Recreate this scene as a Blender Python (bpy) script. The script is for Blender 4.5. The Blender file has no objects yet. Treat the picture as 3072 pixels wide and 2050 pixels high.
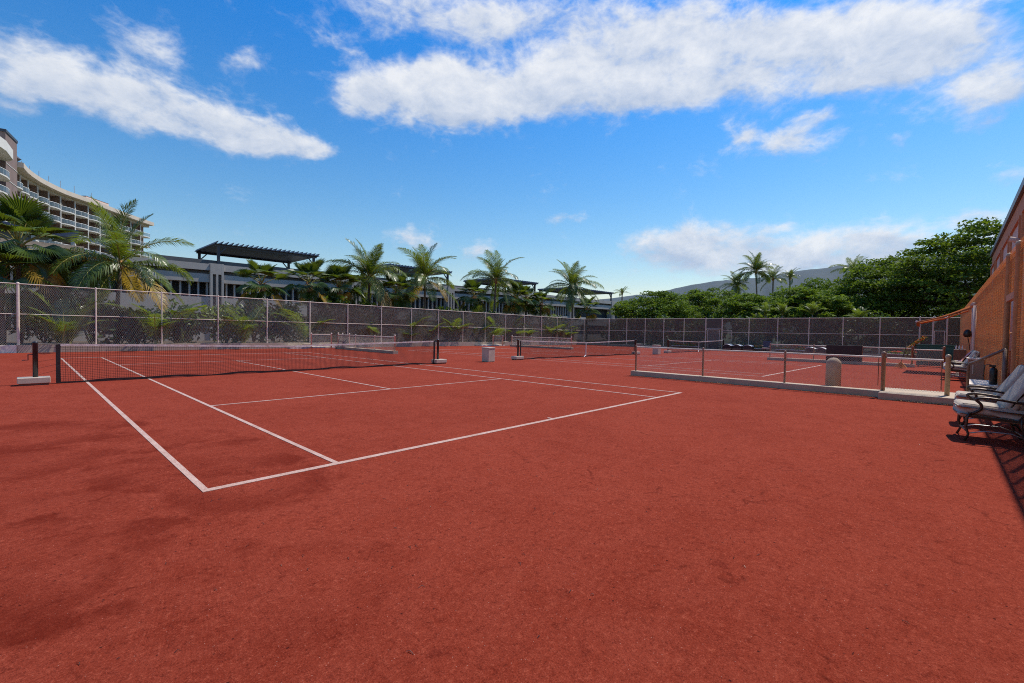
import bpy, math, random
import numpy as np
from mathutils import Vector, Matrix
R = math.radians
random.seed(7)
rng = np.random.default_rng(7)
sc = bpy.context.scene
C = sc.collection

# ------------------------------------------------------------------ camera
A_ = 0.8124
cam_d = bpy.data.cameras.new('camera')
cam = bpy.data.objects.new('camera', cam_d)
C.objects.link(cam)
_r = Vector((math.cos(A_), -math.sin(A_), 0)); _f = Vector((math.sin(A_), math.cos(A_), 0)); _u = Vector((0, 0, 1))
_p, _ro = -0.0259, 0.0164
fw = _f * math.cos(_p) + _u * math.sin(_p); up = -_f * math.sin(_p) + _u * math.cos(_p)
rt2 = _r * math.cos(_ro) + up * math.sin(_ro); up2 = up * math.cos(_ro) - _r * math.sin(_ro)
M = Matrix.Identity(4)
for i in range(3):
    M[i][0] = rt2[i]; M[i][1] = up2[i]; M[i][2] = -fw[i]
M.translation = Vector((-1.194, -5.206, 1.6226))
cam.matrix_world = M
cam_d.sensor_width = 36; cam_d.lens = 16.354
cam_d.clip_start = 0.05; cam_d.clip_end = 40000
sc.camera = cam

# ------------------------------------------------------------------ sun, sky, exposure
SUN = Vector((0.57, -0.14, 1.0)).normalized()
EL = math.asin(SUN.z); ROT = math.atan2(SUN.x, SUN.y)
sd = bpy.data.lights.new('sun', 'SUN'); sd.energy = 5.0; sd.angle = R(0.53); sd.color = (1, .94, .84)
so = bpy.data.objects.new('sun', sd); C.objects.link(so)
so.rotation_euler = SUN.to_track_quat('Z', 'Y').to_euler(); so.location = (0, 0, 60)
sc.view_settings.view_transform = 'Standard'; sc.view_settings.look = 'None'
sc.view_settings.exposure = 0.0; sc.view_settings.gamma = 1; sc.view_settings.use_curve_mapping = False
sc.render.engine = 'CYCLES'
sc.cycles.max_bounces = 6; sc.cycles.diffuse_bounces = 3; sc.cycles.transparent_max_bounces = 24
sc.cycles.volume_bounces = 0; sc.cycles.use_denoising = False; sc.cycles.filter_width = 1.05

W = bpy.data.worlds.new('World'); sc.world = W; W.use_nodes = True
def sky():
    nt = W.node_tree; nt.nodes.clear(); N = nt.nodes.new; L = nt.links.new
    def mth(op, a, b=None, c=None, clamp=False):
        n = N('ShaderNodeMath'); n.operation = op; n.use_clamp = clamp
        for i, x in enumerate((a, b, c)):
            if x is None: continue
            if isinstance(x, (int, float)): n.inputs[i].default_value = x
            else: L(x, n.inputs[i])
        return n.outputs[0]
    def vm(op, a, b=None):
        n = N('ShaderNodeVectorMath'); n.operation = op
        for i, x in enumerate((a, b)):
            if x is None: continue
            if isinstance(x, tuple): n.inputs[i].default_value = x
            else: L(x, n.inputs[i])
        return n.outputs['Value'] if op in ('DOT_PRODUCT', 'LENGTH') else n.outputs[0]
    tc = N('ShaderNodeTexCoord'); d = tc.outputs['Generated']
    s = N('ShaderNodeSeparateXYZ'); L(d, s.inputs[0])
    az = mth('ARCTAN2', s.outputs[0], s.outputs[1]); el = mth('ARCSINE', s.outputs[2])
    cb = N('ShaderNodeCombineXYZ'); L(az, cb.inputs[0]); L(el, cb.inputs[1])
    st = N('ShaderNodeTexSky'); st.sky_type = 'NISHITA'; st.sun_disc = False
    st.sun_elevation = EL; st.sun_rotation = ROT; st.altitude = 10; st.air_density = 1.15; st.dust_density = .35; st.ozone_density = 3.2
    hs = N('ShaderNodeHueSaturation'); hs.inputs['Saturation'].default_value = 1.22; hs.inputs['Hue'].default_value = .492; L(st.outputs[0], hs.inputs['Color'])
    gm = N('ShaderNodeGamma'); gm.inputs[1].default_value = 1.12; L(hs.outputs[0], gm.inputs[0])
    tr_ = N('ShaderNodeValToRGB'); L(el, tr_.inputs[0]); e_ = tr_.color_ramp.elements
    e_[0].position = .08; e_[0].color = (1.12, .93, .80, 1); e_[1].position = .60; e_[1].color = (.13, .82, 1.24, 1)
    tm = N('ShaderNodeMix'); tm.data_type = 'RGBA'; tm.blend_type = 'MULTIPLY'; tm.inputs[0].default_value = 1; L(gm.outputs[0], tm.inputs[6]); L(tr_.outputs[0], tm.inputs[7])
    bg = N('ShaderNodeBackground'); L(tm.outputs[2], bg.inputs[0]); bg.inputs[1].default_value = 0.122
    def noise(vec, scale, det, rough, dist=0.):
        n = N('ShaderNodeTexNoise'); n.noise_dimensions = '3D'; L(vec, n.inputs['Vector'])
        n.inputs['Scale'].default_value = scale; n.inputs['Detail'].default_value = det; n.inputs['Roughness'].default_value = rough
        n.inputs['Distortion'].default_value = dist
        return n
    dz = vm('MULTIPLY', d, (1, 1, 1.7))
    w1 = noise(dz, 9., 4, .6); w2 = noise(dz, 10, 10, .62, .3)
    warp = vm('MULTIPLY', vm('SUBTRACT', w1.outputs['Color'], (.5, .5, .5)), (.13, .075, 0))
    q = vm('ADD', cb.outputs[0], warp)
    blobs = [(0.002,.341,.068,.036,1),(.101,.354,.098,.044,1),(.222,.349,.115,.044,1),(.326,.336,.084,.03,.9),(.413,.328,.055,.017,.7),
      (.493,.434,.071,.033,.9),(.632,.472,.123,.046,1),(.814,.47,.209,.053,1.05),(1.022,.475,.168,.051,1),(1.196,.443,.116,.034,.9),
      (.674,.419,.111,.026,.7),(.762,.583,.287,.040,.95),(1.181,.538,.16,.053,.95),(1.377,.484,.135,.051,1.1),(1.526,.438,.106,.057,1.1),
      (1.404,.414,.08,.022,.8),(1.0,.535,.16,.030,.45),(1.617,.353,.064,.039,.95),(1.631,.233,.037,.016,.7),(1.255,.369,.035,.022,.7),
      (1.352,.332,.074,.024,.9),(1.396,.362,.055,.013,.7),(1.493,.315,.022,.011,.45),(.917,.227,.042,.017,.6),(.604,.182,.048,.025,.7),
      (.734,.168,.05,.019,.65),(1.167,.167,.125,.05,1.25),(1.362,.141,.11,.042,1.2),(1.459,.142,.08,.04,1.1),(1.599,.173,.04,.032,.8),
      (.283,.458,.032,.022,.5),(.436,.508,.05,.012,.4),(.148,.428,.092,.027,.38),(1.604,.111,.042,.04,.5),
      (-.35,.4,.16,.05,1),(-.9,.3,.2,.05,1),(-1.6,.45,.2,.06,1),(-2.3,.28,.2,.05,.9),(2.1,.33,.16,.05,1),(2.7,.45,.2,.06,1),(-2.9,.5,.2,.06,.9),(.5,1.0,.3,.09,.9),(2.0,.8,.3,.08,1),(-1.2,.9,.35,.09,.9)]
    tot = None; ver = None
    for a, e, sa, se, w in blobs:
        v = vm('MULTIPLY', vm('SUBTRACT', q, (a, e, 0)), (1 / (sa * .93), 1 / (se * .98), 0))
        g = mth('MULTIPLY', mth('POWER', .3679, vm('DOT_PRODUCT', v, v)), w)
        sp = N('ShaderNodeSeparateXYZ'); L(v, sp.inputs[0]); hv = mth('MULTIPLY', g, sp.outputs[1])
        tot = g if tot is None else mth('ADD', tot, g); ver = hv if ver is None else mth('ADD', ver, hv)
    ver = mth('DIVIDE', ver, mth('ADD', tot, .05)); tot = mth('MINIMUM', tot, 1.1)
    w4 = noise(dz, 24, 6, .55, .2); bil = mth('ABSOLUTE', mth('SUBTRACT', mth('MULTIPLY', w4.outputs[0], 2), 1))
    fb = mth('ADD', mth('SUBTRACT', w2.outputs[0], .5), mth('MULTIPLY', mth('SUBTRACT', .16, bil), .30))
    dens = mth('ADD', tot, mth('MULTIPLY', fb, 1.7))
    mr = N('ShaderNodeMapRange'); mr.interpolation_type = 'SMOOTHSTEP'; L(dens, mr.inputs[0])
    mr.inputs[1].default_value = .18; mr.inputs[2].default_value = 1.05
    # relief: compare the field with itself a little towards the sun
    off = vm('ADD', dz, (.022, -.006, .055)); w3 = noise(off, 10, 6, .6, .3)
    rel = mth('MULTIPLY', mth('SUBTRACT', w2.outputs[0], w3.outputs[0]), 1.8)
    lit = mth('ADD', mth('ADD', mth('ADD', .56, rel), mth('MULTIPLY', ver, .42)), mth('MULTIPLY', bil, -.5), clamp=True)
    cr = N('ShaderNodeMix'); cr.data_type = 'RGBA'; L(lit, cr.inputs[0])
    cr.inputs[6].default_value = (.52, .61, .77, 1); cr.inputs[7].default_value = (.97, .98, .99, 1)
    b2 = N('ShaderNodeBackground'); L(cr.outputs[2], b2.inputs[0]); b2.inputs[1].default_value = .95
    mx = N('ShaderNodeMixShader'); L(mth('MULTIPLY', mr.outputs[0], .93), mx.inputs[0]); L(bg.outputs[0], mx.inputs[1]); L(b2.outputs[0], mx.inputs[2])
    o = N('ShaderNodeOutputWorld'); L(mx.outputs[0], o.inputs[0])
sky()
W.cycles.sampling_method = 'MANUAL'; W.cycles.sample_map_resolution = 512

# ------------------------------------------------------------------ materials
def mat(name, c1, c2=None, scale=6., rough=.75, bump=0., bscale=60., metal=0., trans=0., tcol=None, det=4, spec=.5, alpha=None, coord='Object', stretch=None):
    m = bpy.data.materials.new(name); m.use_nodes = True; nt = m.node_tree; N = nt.nodes.new; L = nt.links.new
    b = nt.nodes['Principled BSDF']; out = nt.nodes['Material Output']
    b.inputs['Roughness'].default_value = rough; b.inputs['Metallic'].default_value = metal; b.inputs['Specular IOR Level'].default_value = spec
    tc = N('ShaderNodeTexCoord'); src = tc.outputs[coord]
    if stretch:
        mp = N('ShaderNodeMapping'); mp.inputs['Scale'].default_value = stretch; L(src, mp.inputs[0]); src = mp.outputs[0]
    col = None
    if c2 is not None:
        n = N('ShaderNodeTexNoise'); L(src, n.inputs['Vector']); n.inputs['Scale'].default_value = scale; n.inputs['Detail'].default_value = det; n.inputs['Roughness'].default_value = .62
        r = N('ShaderNodeValToRGB'); r.color_ramp.elements[0].position = .32; r.color_ramp.elements[1].position = .68
        r.color_ramp.elements[0].color = (*c1, 1); r.color_ramp.elements[1].color = (*c2, 1)
        L(n.outputs[0], r.inputs[0]); col = r.outputs[0]; L(col, b.inputs['Base Color'])
    else:
        b.inputs['Base Color'].default_value = (*c1, 1)
    if bump:
        n2 = N('ShaderNodeTexNoise'); L(src, n2.inputs['Vector']); n2.inputs['Scale'].default_value = bscale; n2.inputs['Detail'].default_value = 4
        bp = N('ShaderNodeBump'); bp.inputs['Strength'].default_value = bump; bp.inputs['Distance'].default_value = .02; L(n2.outputs[0], bp.inputs['Height']); L(bp.outputs[0], b.inputs['Normal'])
    sh = b.outputs[0]
    if trans:
        t = N('ShaderNodeBsdfTranslucent')
        if tcol: t.inputs[0].default_value = (*tcol, 1)
        elif col is not None: L(col, t.inputs[0])
        mx = N('ShaderNodeMixShader'); mx.inputs[0].default_value = trans; L(sh, mx.inputs[1]); L(t.outputs[0], mx.inputs[2]); sh = mx.outputs[0]
    if alpha is not None:
        t = N('ShaderNodeBsdfTransparent'); mx = N('ShaderNodeMixShader'); mx.inputs[0].default_value = alpha
        L(t.outputs[0], mx.inputs[1]); L(sh, mx.inputs[2]); sh = mx.outputs[0]
    L(sh, out.inputs[0])
    return m

def leafmat(name, c1, c2, rough=.42, trans=.34, tcol=(.22, .30, .02), scale=.55, spec=.35):
    """green that varies from leaf to leaf (per-object and with position)"""
    m = bpy.data.materials.new(name); m.use_nodes = True; nt = m.node_tree; N = nt.nodes.new; L = nt.links.new
    b = nt.nodes['Principled BSDF']; out = nt.nodes['Material Output']; b.inputs['Roughness'].default_value = rough; b.inputs['Specular IOR Level'].default_value = spec
    g = N('ShaderNodeNewGeometry'); n = N('ShaderNodeTexNoise'); L(g.outputs['Position'], n.inputs['Vector']); n.inputs['Scale'].default_value = scale; n.inputs['Detail'].default_value = 5
    isl = N('ShaderNodeMath'); isl.operation = 'MULTIPLY_ADD'; L(g.outputs['Random Per Island'], isl.inputs[0]); isl.inputs[1].default_value = .42; L(n.outputs[0], isl.inputs[2])
    oi = N('ShaderNodeObjectInfo'); ad = N('ShaderNodeMath'); ad.operation = 'MULTIPLY_ADD'; L(oi.outputs['Random'], ad.inputs[0]); ad.inputs[1].default_value = .3; L(isl.outputs[0], ad.inputs[2])
    r = N('ShaderNodeValToRGB'); r.color_ramp.elements[0].position = .45; r.color_ramp.elements[1].position = 1.05
    r.color_ramp.elements[0].color = (*c1, 1); r.color_ramp.elements[1].color = (*c2, 1); L(ad.outputs[0], r.inputs[0]); L(r.outputs[0], b.inputs['Base Color'])
    t = N('ShaderNodeBsdfTranslucent'); t.inputs[0].default_value = (*tcol, 1)
    mx = N('ShaderNodeMixShader'); mx.inputs[0].default_value = trans; L(b.outputs[0], mx.inputs[1]); L(t.outputs[0], mx.inputs[2]); L(mx.outputs[0], out.inputs[0])
    return m

def claymat():
    m = bpy.data.materials.new('red_clay'); m.use_nodes = True; nt = m.node_tree; N = nt.nodes.new; L = nt.links.new
    b = nt.nodes['Principled BSDF']; b.inputs['Roughness'].default_value = .95; b.inputs['Specular IOR Level'].default_value = .04
    g = N('ShaderNodeNewGeometry'); P = g.outputs['Position']
    def mth(op, a, bb=None, c=None, clamp=False):
        n = N('ShaderNodeMath'); n.operation = op; n.use_clamp = clamp
        for i, x in enumerate((a, bb, c)):
            if x is None: continue
            if isinstance(x, (int, float)): n.inputs[i].default_value = x
            else: L(x, n.inputs[i])
        return n.outputs[0]
    def noise(scale, det=4, rough=.6, vec=None, dist=0):
        n = N('ShaderNodeTexNoise'); L(vec if vec is not None else P, n.inputs['Vector']); n.inputs['Scale'].default_value = scale
        n.inputs['Detail'].default_value = det; n.inputs['Roughness'].default_value = rough; n.inputs['Distortion'].default_value = dist
        return n.outputs[0]
    def mapping(sc_, rot):
        n = N('ShaderNodeMapping'); L(P, n.inputs[0]); n.inputs['Scale'].default_value = sc_; n.inputs['Rotation'].default_value = (0, 0, rot); return n.outputs[0]
    def mix(fac, a, bb):
        n = N('ShaderNodeMix'); n.data_type = 'RGBA'
        L(fac, n.inputs[0])
        for i, x in ((6, a), (7, bb)):
            if isinstance(x, tuple): n.inputs[i].default_value = (*x, 1)
            else: L(x, n.inputs[i])
        return n.outputs[2]
    def ramp(x, lo, hi, a=0., bb=1.):
        n = N('ShaderNodeMapRange'); n.interpolation_type = 'SMOOTHSTEP'; L(x, n.inputs[0]); n.inputs[1].default_value = lo; n.inputs[2].default_value = hi; n.inputs[3].default_value = a; n.inputs[4].default_value = bb; return n.outputs[0]
    big = ramp(noise(.45, 5), .3, .7); mid = ramp(noise(2.6, 6, .68), .3, .72)
    c = mix(big, (.205, .0275, .0135), (.250, .038, .0195))
    c = mix(mth('MULTIPLY', mid, .5), c, (.290, .052, .030))
    # drag-mat and shoe streaks
    for sx, sy, rot, lo, amt in ((1.6, 13, .75, .60, .5), (9, 1.3, .2, .62, .4), (3, 20, -.5, .62, .45), (6, 6, 0, .62, .5)):
        stv = noise(1., 6, .66, mapping((sx, sy, 1), rot), 1.6)
        msk = mth('MULTIPLY', ramp(stv, lo, lo + .10), mth('MULTIPLY', ramp(noise(.8, 3), .40, .60), amt))
        c = mix(msk, c, (.095, .010, .006))
    # grains, from pebbles down to sand
    gr = noise(24, 9, .95); c = mix(ramp(gr, .53, .63, 0, .9), c, (.45, .105, .06)); c = mix(ramp(gr, .48, .37, 0, 1), c, (.045, .005, .003))
    grb = noise(7, 7, .85); c = mix(ramp(grb, .46, .36, 0, .55), c, (.09, .009, .005)); c = mix(ramp(grb, .54, .66, 0, .4), c, (.36, .075, .042))
    fine = noise(95, 3, .7); c = mix(ramp(fine, .52, .75, 0, .5), c, (.44, .11, .075)); c = mix(ramp(fine, .48, .28, 0, .6), c, (.085, .010, .006))
    med = gr
    vo = N('ShaderNodeTexVoronoi'); L(P, vo.inputs['Vector']); vo.inputs['Scale'].default_value = 26
    c = mix(ramp(vo.outputs['Distance'], .085, .03, 0, .75), c, (.55, .30, .24))
    vo2 = N('ShaderNodeTexVoronoi'); L(P, vo2.inputs['Vector']); vo2.inputs['Scale'].default_value = 9
    c = mix(ramp(vo2.outputs['Distance'], .085, .04, 0, .85), c, (.03, .008, .008))
    # thin curved skid and rake marks
    brk = noise(1.7, 3); wv = noise(2.2, 2)
    sk = None
    for cx, cy, rad in ((3.6, -6.4, 2.6), (3.9, -6.9, 3.3), (1.2, -4.9, 1.3), (5.4, -2.2, 2.4), (3.4, -1.6, 1.5), (6.3, -5.8, 2.9), (2.2, -.6, 2.0), (7.4, -3.0, 2.2), (.4, -2.0, 2.7), (8.5, -1.0, 4.4), (4.6, -4.4, 1.1)):
        n = N('ShaderNodeVectorMath'); n.operation = 'DISTANCE'; L(P, n.inputs[0]); n.inputs[1].default_value = (cx, cy, 0)
        dd = mth('ABSOLUTE', mth('SUBTRACT', mth('ADD', n.outputs['Value'], mth('MULTIPLY', wv, .5)), rad + .25))
        k = ramp(dd, .03, .005); sk = k if sk is None else mth('MAXIMUM', sk, k)
    sk = mth('MULTIPLY', mth('MULTIPLY', sk, ramp(brk, .46, .62)), ramp(noise(9, 4), .44, .58, .0, .5))
    c = mix(sk, c, (.075, .008, .004))
    # trodden patches
    foot = ramp(noise(5.5, 4, .7, None, .8), .58, .70); c = mix(mth('MULTIPLY', foot, mth('MULTIPLY', ramp(noise(.6, 2), .45, .6), .5)), c, (.13, .016, .010))
    # dark arc bands, fading inward from the rim
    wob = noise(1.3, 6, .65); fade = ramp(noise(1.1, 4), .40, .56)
    dark_arc = None
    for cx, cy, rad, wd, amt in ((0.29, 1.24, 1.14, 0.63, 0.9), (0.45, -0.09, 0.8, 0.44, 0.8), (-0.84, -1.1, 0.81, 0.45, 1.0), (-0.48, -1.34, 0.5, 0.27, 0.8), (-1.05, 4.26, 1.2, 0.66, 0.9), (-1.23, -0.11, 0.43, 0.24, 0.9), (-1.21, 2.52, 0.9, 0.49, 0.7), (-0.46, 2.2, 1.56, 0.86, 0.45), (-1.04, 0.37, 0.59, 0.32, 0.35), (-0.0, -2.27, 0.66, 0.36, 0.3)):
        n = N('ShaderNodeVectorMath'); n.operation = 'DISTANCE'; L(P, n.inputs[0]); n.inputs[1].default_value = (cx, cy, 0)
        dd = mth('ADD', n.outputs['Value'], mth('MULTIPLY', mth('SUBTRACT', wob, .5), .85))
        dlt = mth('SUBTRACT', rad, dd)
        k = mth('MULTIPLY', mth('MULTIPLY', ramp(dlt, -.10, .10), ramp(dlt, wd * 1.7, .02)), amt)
        dark_arc = k if dark_arc is None else mth('MAXIMUM', dark_arc, k)
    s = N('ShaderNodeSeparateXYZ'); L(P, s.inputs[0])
    dark_arc = mth('MULTIPLY', dark_arc, ramp(fade, 0, 1, .12, 1))
    c = mix(mth('MULTIPLY', dark_arc, .62), c, (.095, .006, .002))
    L(c, b.inputs['Base Color'])
    h = mth('ADD', mth('MULTIPLY', fine, .5), mth('ADD', mth('MULTIPLY', med, .8), mth('MULTIPLY', noise(6, 5, .65), 1.6)))
    bp = N('ShaderNodeBump'); bp.inputs['Strength'].default_value = .8; bp.inputs['Distance'].default_value = .014; L(h, bp.inputs['Height']); L(bp.outputs[0], b.inputs['Normal'])
    return m

def linemat():
    m = mat('court_line_tape', (.44, .28, .22), (.58, .41, .34), 3, .85, .3, 90, coord='Object')
    nt = m.node_tree; N = nt.nodes.new; L = nt.links.new; b = nt.nodes['Principled BSDF']
    src = b.inputs['Base Color'].links[0].from_socket
    g = N('ShaderNodeNewGeometry'); n = N('ShaderNodeTexNoise'); L(g.outputs['Position'], n.inputs['Vector']); n.inputs['Scale'].default_value = 48; n.inputs['Detail'].default_value = 5; n.inputs['Roughness'].default_value = .75
    mr = N('ShaderNodeMapRange'); L(n.outputs[0], mr.inputs[0]); mr.inputs[1].default_value = .46; mr.inputs[2].default_value = .70; mr.inputs[4].default_value = .85
    mx = N('ShaderNodeMix'); mx.data_type = 'RGBA'; L(mr.outputs[0], mx.inputs[0]); L(src, mx.inputs[6]); mx.inputs[7].default_value = (.26, .075, .05, 1); L(mx.outputs[2], b.inputs['Base Color'])
    return m

MT = dict(
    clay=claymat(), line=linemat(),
    grass=mat('dry_grass', (.05, .075, .025), (.12, .11, .05), .6, .95, .5, 8, coord='Object'),
    soil=mat('planting_soil', (.045, .03, .02), (.10, .07, .045), 3, .95, .7, 12),
    curb=mat('painted_concrete', (.40, .305, .22), (.50, .39, .285), 2.2, .85, .25, 40),
    curbw=mat('pale_concrete', (.66, .56, .46), (.76, .66, .56), 2.2, .85, .2, 40),
    pipe=mat('cream_painted_steel', (.62, .48, .39), (.76, .62, .52), 9, .5, .1, 60),
    rust=mat('cream_rusty_steel', (.34, .22, .15), (.22, .11, .07), 7, .6, .1, 60, det=6),
    wire=mat('cream_vinyl_wire', (.54, .46, .38), (.62, .53, .44), 4, .5),
    screen=mat('brown_windscreen', (.052, .035, .018), (.070, .049, .027), .7, .9, alpha=.80),
    screenl=mat('pale_windscreen', (.11, .09, .075), (.15, .125, .10), .9, .9, alpha=.85),
    black=mat('black_paint', (.012, .012, .014), (.022, .024, .03), 5, .35),
    cord=mat('black_net_cord', (.012, .011, .011), None, rough=.8),
    tape=mat('black_vinyl_tape', (.012, .012, .013), (.03, .03, .032), 8, .4, .3, 25),
    band=mat('stained_headband', (.84, .78, .72), (.55, .38, .31), 5, .8, .2, 40),
    white=mat('white_paint', (.72, .71, .69), (.80, .79, .77), 3, .6),
    tan=mat('tan_concrete', (.31, .235, .165), (.40, .305, .22), 3, .9, .3, 50),
    box=mat('beige_metal', (.46, .37, .285), (.56, .455, .36), 4, .55, .1, 30),
    brownpost=mat('brown_painted_steel', (.13, .07, .045), (.19, .10, .065), 6, .5, .1, 60),
    tanpost=mat('tan_painted_steel', (.36, .25, .155), (.46, .33, .21), 6, .45),
    reed=mat('orange_reed', (.62, .32, .13), (.76, .43, .20), 5, .95, .2, 40, trans=.5, tcol=(.95, .48, .16), spec=.02),
    stucco=mat('orange_stucco', (.50, .215, .105), (.58, .27, .14), 1.5, .9, .3, 30),
    pink=mat('pink_panel', (.58, .42, .35), (.66, .49, .41), 1.5, .9, .2, 30),
    fascia=mat('grey_metal_fascia', (.14, .15, .16), (.20, .21, .22), 2, .5, metal=.3),
    awn=mat('orange_canvas', (.46, .17, .075), (.56, .23, .11), 4, .85, trans=.4, tcol=(.62, .22, .08)),
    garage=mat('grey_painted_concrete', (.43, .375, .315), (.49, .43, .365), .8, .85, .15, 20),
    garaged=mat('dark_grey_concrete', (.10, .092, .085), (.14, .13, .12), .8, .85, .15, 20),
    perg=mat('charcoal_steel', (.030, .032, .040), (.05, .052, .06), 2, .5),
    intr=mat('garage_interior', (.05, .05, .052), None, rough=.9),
    hotelw=mat('hotel_cream_wall', (.50, .41, .33), (.57, .48, .39), .6, .85),
    hotelb=mat('hotel_brown_wall', (.15, .09, .062), (.20, .125, .088), .4, .85, .1, 4),
    hotelt=mat('hotel_tower_brown', (.17, .115, .10), (.23, .155, .135), .25, .85, .15, 3, stretch=(3, 3, .3)),
    hotels=mat('hotel_white_slab', (.58, .55, .50), (.66, .62, .57), .5, .8),
    glassd=mat('dark_glass', (.03, .05, .08), (.05, .08, .12), .3, .12, spec=.8),
    glassr=mat('balcony_glass', (.10, .15, .18), (.16, .21, .24), .5, .15, spec=.6, alpha=.6),
    curtain=mat('white_curtain', (.72, .72, .72), None, rough=.9),
    blueb=mat('navy_metal', (.035, .045, .09), (.05, .06, .11), 1, .5),
    trunk=mat('palm_bark', (.13, .10, .075), (.24, .19, .145), 5, .95, .6, 20, stretch=(1, 1, 4)),
    bark=mat('tree_bark', (.055, .04, .03), (.11, .085, .065), 4, .95, .6, 15),
    fibre=mat('palm_fibre', (.30, .13, .05), (.46, .24, .10), 6, .95, .5, 25),
    stalk=mat('frond_stalk', (.22, .20, .03), (.32, .27, .06), 3, .5),
    coco=leafmat('coconut_leaf', (.016, .040, .008), (.105, .150, .022), .34, .24, (.30, .38, .02), .55, .45),
    cocoy=leafmat('yellowing_leaf', (.15, .085, .025), (.40, .26, .04), .45, .4, (.6, .4, .05)),
    fan=leafmat('fan_leaf', (.016, .040, .009), (.075, .120, .020), .34, .22, (.24, .32, .02), .55, .45),
    shrub=leafmat('shrub_leaf', (.012, .032, .007), (.075, .120, .018), .4, .24, (.15, .23, .015)),
    shruby=leafmat('bright_leaf', (.035, .065, .012), (.12, .165, .025), .4, .32, (.30, .40, .03)),
    rain=leafmat('rain_tree_leaf', (.012, .030, .005), (.150, .215, .025), .7, .20, (.17, .26, .015), .35, .15),
    rainy=leafmat('rain_tree_light_leaf', (.026, .055, .008), (.15, .21, .025), .7, .24, (.26, .38, .02), .35, .15),
    flower=leafmat('orange_flower', (.50, .08, .02), (.62, .22, .03), .6, .3, (.8, .25, .04), 3),
    flowerr=leafmat('red_flower', (.62, .06, .05), (.75, .16, .10), .6, .3, (.8, .12, .08), 3),
    litter=leafmat('dry_leaf', (.10, .045, .015), (.30, .16, .06), .9, .1, (.3, .15, .05), 5),
    cushion=mat('grey_cushion', (.40, .325, .255), (.46, .38, .305), 12, .95, .25, 220),
    iron=mat('bronze_metal', (.050, .035, .028), (.085, .06, .048), 10, .4, metal=.5),
    maroon=mat('dark_maroon_board', (.022, .012, .012), (.035, .018, .018), 2, .6),
    green=mat('green_board', (.008, .075, .062), (.012, .095, .078), 2, .6),
    redext=mat('black_rubber', (.012, .012, .013), None, rough=.4),
    steel=mat('grey_steel', (.35, .35, .36), (.45, .45, .46), 6, .4, metal=.6),
    towel=mat('striped_towel', (.55, .16, .04), (.20, .18, .42), 3, .95, det=0),
    rake=mat('orange_rake', (.60, .25, .04), (.72, .35, .07), 8, .7),
    carw=mat('white_car_paint', (.72, .73, .74), None, rough=.2, spec=.7),
    carb=mat('blue_grey_car_paint', (.16, .24, .36), None, rough=.2, spec=.7),
    hill=mat('hill_vegetation', (.040, .046, .036), (.022, .034, .024), .0022, .95, det=8),
)

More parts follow.
